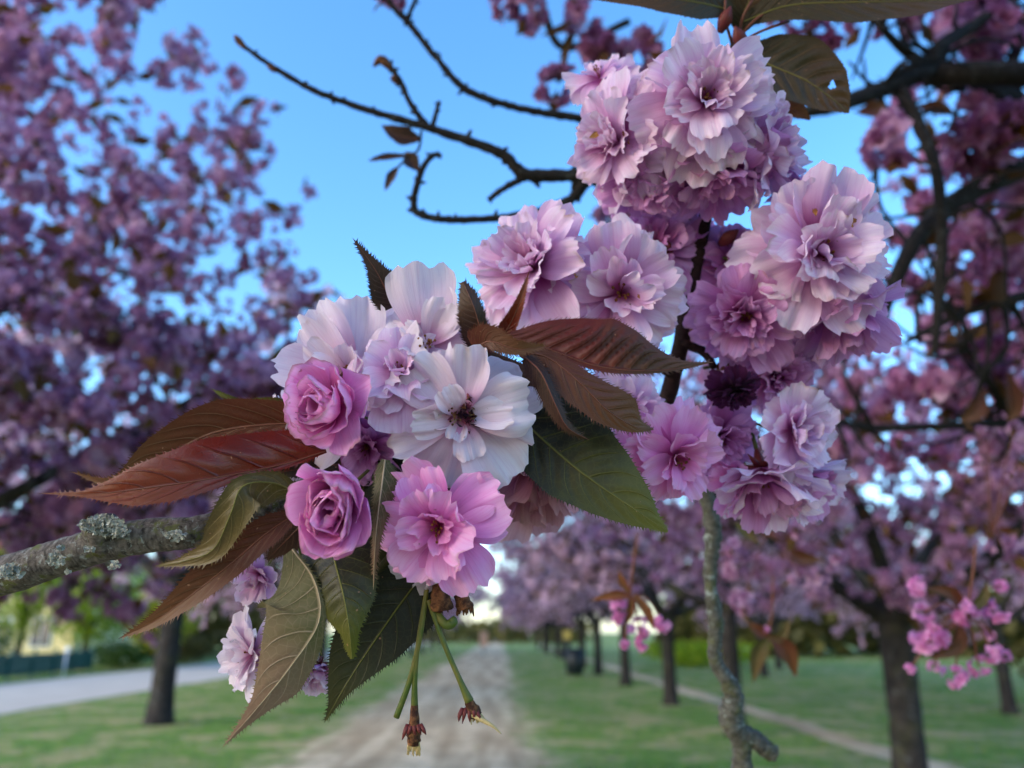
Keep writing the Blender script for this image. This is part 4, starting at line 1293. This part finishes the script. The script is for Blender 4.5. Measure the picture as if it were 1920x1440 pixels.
CL_SPRAY = [cluster_mesh(360 + i, 7, 14, 0, 'mass_spray') for i in range(4)]
D = .62
spray('hanging spray of bright pink blossoms and buds right of the thick trunk', (1810, 1160, D),
      [(1722, 1100, D, 24), (1733, 1148, D, 22), (1805, 1145, D, 30), (1868, 1148, D, 26), (1740, 1198, D, 36), (1755, 1196, D, 28), (1706, 1254, D, 13), (1750, 1250, D, 13),
       (1790, 1268, D, 26), (1835, 1250, D, 22), (1860, 1225, D, 24), (1857, 1192, D, 11), (1885, 1230, D, 13), (1876, 1098, D, 16)],
      [([(1800, 1165, D), (1790, 1210, D), (1745, 1235, D)], 18, 'leaf_brown'), ([(1810, 1150, D), (1780, 1110, D), (1735, 1102, D)], 14, 'leaf_brown'),
       ([(1812, 1150, D), (1840, 1120, D), (1850, 1090, D)], 14, 'leaf_olive')],
      [(1830, 1020, D), (1822, 1090, D), (1810, 1160, D)], 5)
spray('hanging spray of pink buds with orange leaves over the small trunks of the row', (1180, 1120, D),
      [(1160, 1140, D, 20), (1158, 1162, D, 15), (1200, 1178, D, 24), (1205, 1205, D, 20), (1243, 1168, D, 22), (1172, 1207, D, 12)],
      [([(1180, 1118, D), (1150, 1115, D), (1110, 1124, D)], 11, 'leaf_orange'), ([(1180, 1110, D), (1165, 1090, D), (1160, 1070, D)], 9, 'leaf_orange'),
       ([(1185, 1120, D), (1180, 1150, D), (1175, 1170, D)], 9, 'leaf_orange'), ([(1190, 1115, D), (1215, 1150, D), (1225, 1180, D)], 10, 'leaf_orange')],
      [(1195, 1000, D), (1188, 1060, D), (1180, 1120, D)], 6)
D = .8
spray('drooping tuft of brown and olive leaves right of the hanging grey twig', (1440, 1195, D), [(1438, 1180, D, 8)],
      [([(1440, 1195, D), (1420, 1225, D), (1412, 1278, D)], 19, 'leaf_olive'), ([(1442, 1195, D), (1475, 1220, D), (1492, 1268, D)], 20, 'leaf_brown'),
       ([(1440, 1195, D), (1420, 1180, D), (1400, 1165, D)], 12, 'leaf_brown'), ([(1442, 1195, D), (1465, 1190, D), (1480, 1160, D)], 12, 'leaf_olive')],
      [(1450, 1080, D), (1448, 1140, D), (1440, 1195, D)], 7)
D = .9
spray('blurred pale blossoms behind the hanging grey twig', (1440, 1000, D),
      [(1378, 1030, D, 30), (1376, 1068, D, 26), (1502, 1000, D, 28), (1395, 1130, D, 30), (1500, 1085, D, 24), (1540, 1080, D, 22), (1570, 1050, D, 24)],
      [([(1480, 1030, D), (1500, 1045, D), (1545, 1050, D)], 16, 'leaf_brown'), ([(1380, 980, D), (1400, 1000, D), (1425, 1020, D)], 12, 'leaf_olive')],
      [(1480, 900, D), (1460, 950, D), (1440, 1000, D)], 8, True)
spray('blurred pink blossoms at the right edge under the bough', (1860, 1000, D),
      [(1880, 1025, D, 34), (1915, 1050, D, 30), (1850, 815, D, 14), (1905, 800, D, 16), (1835, 812, D, 18), (1895, 900, D, 24)],
      [([(1870, 990, D), (1890, 1000, D), (1910, 995, D)], 14, 'leaf_brown')],
      [(1930, 860, D), (1890, 930, D), (1860, 1000, D)], 9, True)


# ------------------------------------------------------------------ trees
def skeleton(seed, height=5.4, spread=3.2, fork=1.75, nprim=6, nsub=6, ntwig=4):
    """a vase-shaped cherry: trunk points, limbs [(pts, rads, [branches])], blossom places"""
    r = random.Random(seed)
    limbs, places = [], []
    a0 = r.uniform(0, 6.28)
    for i in range(nprim):
        a = a0 + 2 * math.pi * i / nprim + r.uniform(-.3, .3)
        up = r.uniform(.45, 1.0) if i else 1.6
        ln = spread * r.uniform(.85, 1.1)
        dirv = Vector((math.cos(a), math.sin(a), up)).normalized()
        p = Vector((0, 0, fork + r.uniform(-.15, .15)))
        pts = [p.copy()]
        for k in range(5):
            dirv = (dirv + Vector((r.uniform(-.25, .25), r.uniform(-.25, .25), r.uniform(-.10, .16)))).normalized()
            p = p + dirv * ln * 1.25 / 5
            p.z = min(p.z, height)
            pts.append(p.copy())
        subs = []
        for k in range(nsub):
            t = .3 + .7 * (k + r.random()) / nsub
            i0 = min(int(t * 5), 4)
            b = pts[i0].lerp(pts[i0 + 1], t * 5 - i0)
            dv = (Vector((math.cos(a + r.uniform(-1.6, 1.6)), math.sin(a + r.uniform(-1.6, 1.6)), r.uniform(-.35, .9)))).normalized()
            L = r.uniform(.7, 1.5) * spread / 3
            q = [b.copy()]
            for s in range(3):
                dv = (dv + Vector((r.uniform(-.3, .3), r.uniform(-.3, .3), r.uniform(-.25, .15)))).normalized()
                b = b + dv * L / 3
                q.append(b.copy())
            subs.append((q, .022))
            for s in range(ntwig):
                tt = r.uniform(.2, 1) * 3
                j = min(int(tt), 2)
                c = q[j].lerp(q[j + 1], tt - j)
                dw = (dv + rand_dir(r) * 1.1 + Vector((0, 0, -.15))).normalized()
                l2 = r.uniform(.35, .75) * spread / 3
                e = c + dw * l2 * .5
                e2 = e + (dw + Vector((0, 0, -.25))).normalized() * l2 * .5
                subs.append(([c, e, e2], .010))
                nb = 5
                for w in range(nb):
                    f = (w + r.random()) / nb
                    cc = c.lerp(e, f * 2) if f < .5 else e.lerp(e2, f * 2 - 1)
                    places.append(cc + rand_dir(r) * .06)
        limbs.append((pts, subs))
    return limbs, places


def tree_mesh_parts(limbs, rt, fork, seed, lean=(0, 0)):
    r = random.Random(seed)
    mb = MB()
    tube(mb, [(lean[0] * -1, lean[1] * -1, -.05), (lean[0] * -.8, lean[1] * -.8, .25), (lean[0] * -.4, lean[1] * -.4, fork * .55), (0, 0, fork + .12)],
         [rt * 1.45, rt * 1.08, rt * .95, rt * 1.05], 14, n=22, rough=.05, rng=r)
    trunk = mb.mesh('trunk', M['bark_tree'])
    out = []
    for pts, subs in limbs:
        mb = MB()
        tube(mb, [pts[0] - Vector((0, 0, .2))] + pts, [rt * .55, rt * .55, rt * .45, rt * .35, rt * .26, rt * .18, rt * .08], 9, n=24, rough=.06, rng=r)
        for q, w in subs:
            tube(mb, q, [w * rt / .15, w * .7 * rt / .15] + [w * .35 * rt / .15] * (len(q) - 2), 5, cap=False)
        out.append(mb.mesh('limb', M['bark_tree']))
    return trunk, out


def crown_mesh(places, seed, R, nf, npet, nleaf, mat):
    r = random.Random(seed)
    mb = MB()
    for c in places:
        cluster_into(mb, c, R * r.uniform(.7, 1.3), nf, npet, nleaf, r)
    return mb.mesh('crown', [M[mat], M['mass_leaf']])


def make_tree(name, label, x, y, trunk, limbs, crown, rz, sc=1.0, group=None):
    t = empty(name, (x, y, 0))
    t.rotation_euler = (0, 0, rz)
    t.scale = (sc, sc, sc)
    tag(t, label, 'tree', group)
    link(bpy.data.objects.new('trunk', trunk), t)
    for l in limbs:
        link(bpy.data.objects.new('limb', l), t)
    if crown is not None:
        link(bpy.data.objects.new('crown', crown), t)
    return t


# the two near trees: the clusters that show largest are parts of their own
def near_tree(label, x, y, rz, seed, rt, sc, R, n_parts=300, lean=(0, 0), fill=None, **kw):
    limbs, places = skeleton(seed, **kw)
    tr, ls = tree_mesh_parts(limbs, rt, kw.get('fork', 1.75), seed, lean)
    t = make_tree('cherry_tree', label, x, y, tr, ls, None, rz, sc, 'cherry trees in two rows along the path')
    mw = Matrix.Translation((x, y, 0)) @ Matrix.Rotation(rz, 4, 'Z') @ Matrix.Scale(sc, 4)
    if fill:
        cx, cy, cz, ax_, az_, cnt, zmin, thr = fill
        rf = random.Random(seed + 3)
        inv = mw.inverted()
        while cnt:
            dv = rand_dir(rf) * rf.random() ** .42
            p = Vector((cx + dv.x * ax_, cy + dv.y * ax_, cz + dv.z * az_))
            if p.z < zmin or noise.noise(p * 1.15 + Vector((seed, 0, 0))) < thr:
                continue
            places.append(inv @ p)
            cnt -= 1
    fw = -TC

    def key(p):
        w = mw @ p - CAM
        dz = w.dot(fw)
        if dz < .3:
            return 1e6
        px, py = 960 + FPX * w.dot(RT) / dz, 720 - FPX * w.dot(UP) / dz
        return dz + (0 if -60 < px < 1980 and -60 < py < 1500 else 1000)
    places.sort(key=key)
    r = random.Random(seed + 5)
    for p in places[:n_parts]:
        put_cluster(CL_MID, t, (0, 0, 0), p, R * r.uniform(.7, 1.3), r)
    rest = places[n_parts:]
    if rest:
        tag(link(bpy.data.objects.new('crown', crown_mesh(rest, seed + 9, R, 5, 7, 1, 'mass_pink')), t), kind='stuff')
    return t


near_tree('nearest cherry tree of the left row, its pink crown filling the upper left', -4.7, 5.2, 0.7, 41, .16, 1.0, .13, spread=3.0, height=6.3, nsub=9, ntwig=5,
          fill=(-4.7, 5.2, 3.9, 3.35, 3.1, 2100, 1.85, -.11))
near_tree('nearest cherry tree of the right row with a thick forked trunk', 3.75, 7.6, 0.3, 42, .155, 1.0, .11, spread=3.0, height=5.0, fork=1.75, nsub=8, ntwig=5, lean=(.10, 0),
          fill=(3.75, 7.6, 3.5, 3.6, 2.0, 1300, 1.85, -.14))

limbs, places = skeleton(91, spread=2.6, height=4.6, nsub=7, ntwig=5)  # unseen tree, added to keep sky light off the near blossoms
tr, ls = tree_mesh_parts(limbs, .16, 1.75, 91)
make_tree('cherry_tree', 'unseen cherry tree added behind the photographer to shade the near blossoms', -1.9, -1.6, tr, ls, crown_mesh(places, 92, .16, 5, 7, 1, 'mass_pink'), 0.4, 1.0,
          'cherry trees in two rows along the path')

VAR = []
for s in range(3):
    limbs, places = skeleton(60 + s, spread=3.4, height=5.6, nsub=9, ntwig=6)
    tr, ls = tree_mesh_parts(limbs, .15, 1.75, 60 + s)
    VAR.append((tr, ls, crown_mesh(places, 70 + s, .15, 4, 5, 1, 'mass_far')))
rt_ = random.Random(9)
G = 'cherry trees in two rows along the path'
LABR = ['second cherry tree of the right row, its trunk behind the hanging grey twig', 'third cherry tree of the right row, thin trunk under the orange-leaved spray',
        'fourth cherry tree of the right row, next trunk left of the spray', 'cherry tree of the right row standing next to the dark litter bin']
for i, y in enumerate([13.6, 19.2, 26.0, 32.5, 39, 45, 51, 58, 65, 73, 82]):
    v = VAR[i % 3]
    make_tree('cherry_tree', LABR[i] if i < 4 else 'distant cherry tree far down the right row where the path vanishes', 3.85 + rt_.uniform(-.15, .15), y, *v, rt_.uniform(0, 6.28),
              rt_.uniform(1.0, 1.15), G if i < 4 else 'far cherry trees at the end of the right row')
LABL = ['cherry tree of the left row with the dark leaning trunk beside the pale path', 'third cherry tree of the left row behind the hanging leaves']
for i, y in enumerate([15.4, 22, 29, 36, 43, 50, 58, 66, 75, 85]):
    v = VAR[(i + 1) % 3]
    make_tree('cherry_tree', LABL[i] if i < 2 else 'distant cherry tree far down the left row beyond the leaves', -6.35 + rt_.uniform(-.15, .15), y, *v, rt_.uniform(0, 6.28),
              (1.35 if i == 0 else 1.2) * rt_.uniform(.97, 1.05), G if i < 2 else 'far cherry trees at the end of the left row')
for i, (x, y) in enumerate([(10.5, 17), (12, 24), (10, 31), (14.5, 13), (13, 38), (18, 27)]):
    make_tree('cherry_tree', 'far cherry tree standing on the lawn beyond the narrow track', x, y, *VAR[i % 3], rt_.uniform(0, 6.28), rt_.uniform(.9, 1.1),
              'cherry trees beyond the narrow track')


# leafy trees, hedges and the park edge at the left
def leafy(name, label, cat, x, y, w, h, z0, mat, n, seed, trunk=True, ls=.22, group=None, dy=None):
    r = random.Random(seed)
    t = empty(name, (x, y, 0))
    tag(t, label, cat, group)
    mb = MB()
    for i in range(n):
        d = rand_dir(r) * r.random() ** .4
        k = 1 + .25 * math.sin(5 * d.x + seed) * math.cos(4 * d.z + seed)
        c = Vector((d.x * w * k, d.y * (dy or w) * k, z0 + (d.z * .5 + .5) * h * (.9 + .1 * k)))
        yd = rand_dir(r)
        quad_petal(mb, c, yd, yd.orthogonal().normalized(), ls * r.uniform(.6, 1.4), ls * .7, 0, r)
    mb.build('crown' if trunk else 'foliage', [M[mat]], t)
    if trunk:
        mb = MB()
        tube(mb, [(0, 0, -.05), (.05, 0, z0 * .6), (0, .05, z0 + h * .35)], [.2, .15, .08], 9, n=14, rough=.06, rng=r)
        for q in range(5):
            a = 6.28 * q / 5
            tube(mb, [(0, .03, z0 + h * .1), (math.cos(a) * w * .3, math.sin(a) * w * .3, z0 + h * .35), (math.cos(a) * w * .6, math.sin(a) * w * .6, z0 + h * .5)], [.07, .05, .02], 6, n=8)
        mb.build('trunk', M['bark_tree'], t)
    return t


GL = 'fresh green trees along the park edge at the left'
leafy('leafy_tree', 'yellow green spring tree beyond the teal fence, right of the cream house', 'tree', -18.8, 37, 2.0, 4.4, .9, 'green_leaf', 3000, 1, group=GL)
leafy('leafy_tree', 'yellow leaved tree glowing behind the dark leaning trunk', 'tree', -17.2, 41, 2.0, 3.8, .6, 'yellow_leaf', 2600, 2, group=GL)
leafy('leafy_tree', 'tall fresh green tree in front of the cream house', 'tree', -21.8, 37, 1.6, 5.5, 1.2, 'green_leaf', 2600, 3, group=GL)
leafy('leafy_tree', 'fresh green tree far left beyond the hedge', 'tree', -31, 38, 2.2, 6, 1.2, 'green_leaf', 3000, 4, group=GL)
GH = 'clipped bushes along the park edge'
leafy('bush', 'dark rounded bush at the left edge above the teal fence', 'bush', -20.6, 31.5, 1.9, 2.1, .0, 'hedge_leaf', 1900, 5, False, .16, GH)
leafy('bush', 'bright green low bush in front of the teal fence', 'bush', -16.9, 25.2, 1.0, .5, .0, 'green_leaf', 1300, 6, False, .14, GH)
leafy('bush', 'dark green bush between the teal fence and the leaning trunk', 'bush', -17.4, 37.5, 1.3, 1.2, .0, 'hedge_leaf', 1500, 7, False, .15, GH)
leafy('bush', 'olive bush under the yellow tree', 'bush', -16.9, 44, 1.5, 1.5, .0, 'olive_leaf', 1500, 8, False, .15, GH)
GR = 'olive bushes on the far side of the right lawn'
leafy('bush', 'wide olive bush behind the bright pink spray at the right edge', 'bush', 14.0, 17.5, 2.6, 1.9, .0, 'olive_leaf', 3000, 9, False, .17, GR)
leafy('bush', 'pale green bush beyond the right row of trunks', 'bush', 10.0, 40, 3, 1.2, .0, 'green_leaf', 2200, 11, False, .2, GR)

# far wood that closes the view behind the lawns
r = random.Random(50)
mb = MB()
for i in range(17000):
    side = r.random()
    if side < .45:
        x, y = r.uniform(14, 70), r.uniform(52, 75)
    elif side < .9:
        x, y = r.uniform(-80, -16), r.uniform(52, 78)
    else:
        x, y = r.uniform(-16, 14), r.uniform(120, 150)
    hmax = 6 + 2.2 * math.sin(x * .31) + 1.4 * math.sin(x * .83 + 1)
    if -16 < x < 14:
        hmax = 3.0
    c = Vector((x, y, r.random() ** .8 * hmax))
    yd = rand_dir(r)
    quad_petal(mb, c, yd, yd.orthogonal().normalized(), r.uniform(.7, 1.5), .9, 0, r)
tag(mb.build('distant_woods', [M['olive_leaf']]), 'hazy belt of trees closing the park at the back', 'woods', kind='stuff')

# the teal fence with its boards and posts
k = NT('teal_paint')
M['teal'] = k.solid(k.mix(k.noise(k.n('ShaderNodeTexCoord').outputs['Object'], 8, 4, .6), rgb(26, 74, 68), rgb(38, 96, 86)), .5, .4)
fo = Vector((-17.3, 26.0, 0))
fence = empty('fence', fo)
fence.rotation_euler = (0, 0, R_(93))
tag(fence, 'teal board fence behind the pale path at the left', 'fence')
pm = MB(); box(pm, (0, 0, .5), (.09, .09, 1.0)); post_me = pm.mesh('post', M['teal'], smooth=False)
pm = MB(); box(pm, (0, 0, .47), (.15, .022, .72)); board_me = pm.mesh('board', M['teal'], smooth=False)
pm = MB(); box(pm, (0, 0, 0), (11.4, .04, .07)); rail_me = pm.mesh('rail', M['teal'], smooth=False)
for i in range(8):
    link(bpy.data.objects.new('post', post_me), fence).location = (-1.5 + i * 1.62, 0, 0)
for i in range(70):
    link(bpy.data.objects.new('board', board_me), fence).location = (-1.42 + i * .163, .045, rg.uniform(-.01, .01))
for z in (.25, .72):
    link(bpy.data.objects.new('rail', rail_me), fence).location = (4.16, 0.0, z)
mb = MB()
ball(mb, (0, 0, 1.12), .10, 14, 10)
tube(mb, [(0, 0, 0), (0, 0, 1.04)], [.025, .025], 8)
M['pale'] = NT('pale_enamel').solid(rgb(226, 234, 244), .4, .4)
tag(mb.build('globe_marker', M['pale']), 'small white round marker on a post in front of the teal fence', 'marker').location = (-16.7, 31.6, -.15)

# cream house seen through the leaves
k = NT('cream_render')
M['cream'] = k.solid(k.mix(k.noise(k.n('ShaderNodeTexCoord').outputs['Object'], 2, 5, .6), rgb(228, 206, 140), rgb(240, 224, 170)), .85, .2)
M['glass'] = NT('window_glass').solid(rgb(70, 80, 92), .1, .6)
M['tile'] = NT('roof_tile').solid(rgb(120, 66, 48), .8, .2)
M['wframe'] = NT('window_frame').solid(rgb(228, 226, 218), .5, .4)
ho = Vector((-29, 46, 0))
house = empty('house', ho)
tag(house, 'cream rendered house glimpsed beyond the green trees at far left', 'house')
mb = MB(); box(mb, (0, 0, 2.9), (14, 8, 5.8)); mb.build('wall', M['cream'], house, smooth=False)
mb = MB()
mb.add([(-7.4, -4.4, 5.8), (7.4, -4.4, 5.8), (7.4, 4.4, 5.8), (-7.4, 4.4, 5.8), (-5, 0, 8.2), (5, 0, 8.2)], [(0, 1, 5, 4), (1, 2, 5), (2, 3, 4, 5), (3, 0, 4), (3, 2, 1, 0)])
mb.build('roof', M['tile'], house, smooth=False)
for fl in (1.6, 4.2):
    for i in range(6):
        x = -5.4 + i * 2.15
        mb = MB(); box(mb, (0, 0, 0), (1.1, .1, 1.5)); w = mb.build('window', M['wframe'], house, smooth=False); w.location = (x, -4.02, fl)
        for s in (-1, 1):
            mb = MB(); box(mb, (s * .25, -.06, 0), (.42, .03, 1.3)); mb.build('pane', M['glass'], w, smooth=False)

# litter bin and sign post beside the right row
k = NT('bin_paint'); M['bin'] = k.solid(rgb(24, 34, 40), .5, .4)
t = empty('litter_bin', (2.9, 32.0, 0)); tag(t, 'dark round litter bin on the grass beside the right row', 'litter bin')
mb = MB(); tube(mb, [(0, 0, .05), (0, 0, .5), (0, 0, .92)], [.33, .37, .38], 16); mb.build('body', M['bin'], t)
mb = MB(); tube(mb, [(0, 0, .92), (0, 0, .98), (0, 0, 1.02)], [.40, .40, .25], 16); mb.build('rim', M['bin'], t)
t = empty('park_sign', (2.95, 36.0, 0)); tag(t, 'small yellow notice on a post above the dark litter bin', 'sign')
mb = MB(); box(mb, (0, 0, 1.5), (.36, .03, .4)); M['yellow'] = NT('yellow_paint').solid(rgb(170, 156, 84), .5, .4); mb.build('board', M['yellow'], t, smooth=False)
mb = MB(); tube(mb, [(0, .03, 0), (0, .03, 1.75)], [.03, .03], 8); mb.build('post', M['bin'], t)
t = empty('park_sign', (-1.3, 62.0, 0)); tag(t, 'small peach coloured board standing at the far end of the dirt path', 'sign')
mb = MB(); box(mb, (0, 0, 1.1), (.6, .05, 1.1)); M['peach'] = NT('peach_paint').solid(rgb(190, 150, 126), .5, .4); mb.build('board', M['peach'], t, smooth=False)
mb = MB(); tube(mb, [(0, .04, 0), (0, .04, 1.7)], [.04, .04], 8); mb.build('post', M['bin'], t)
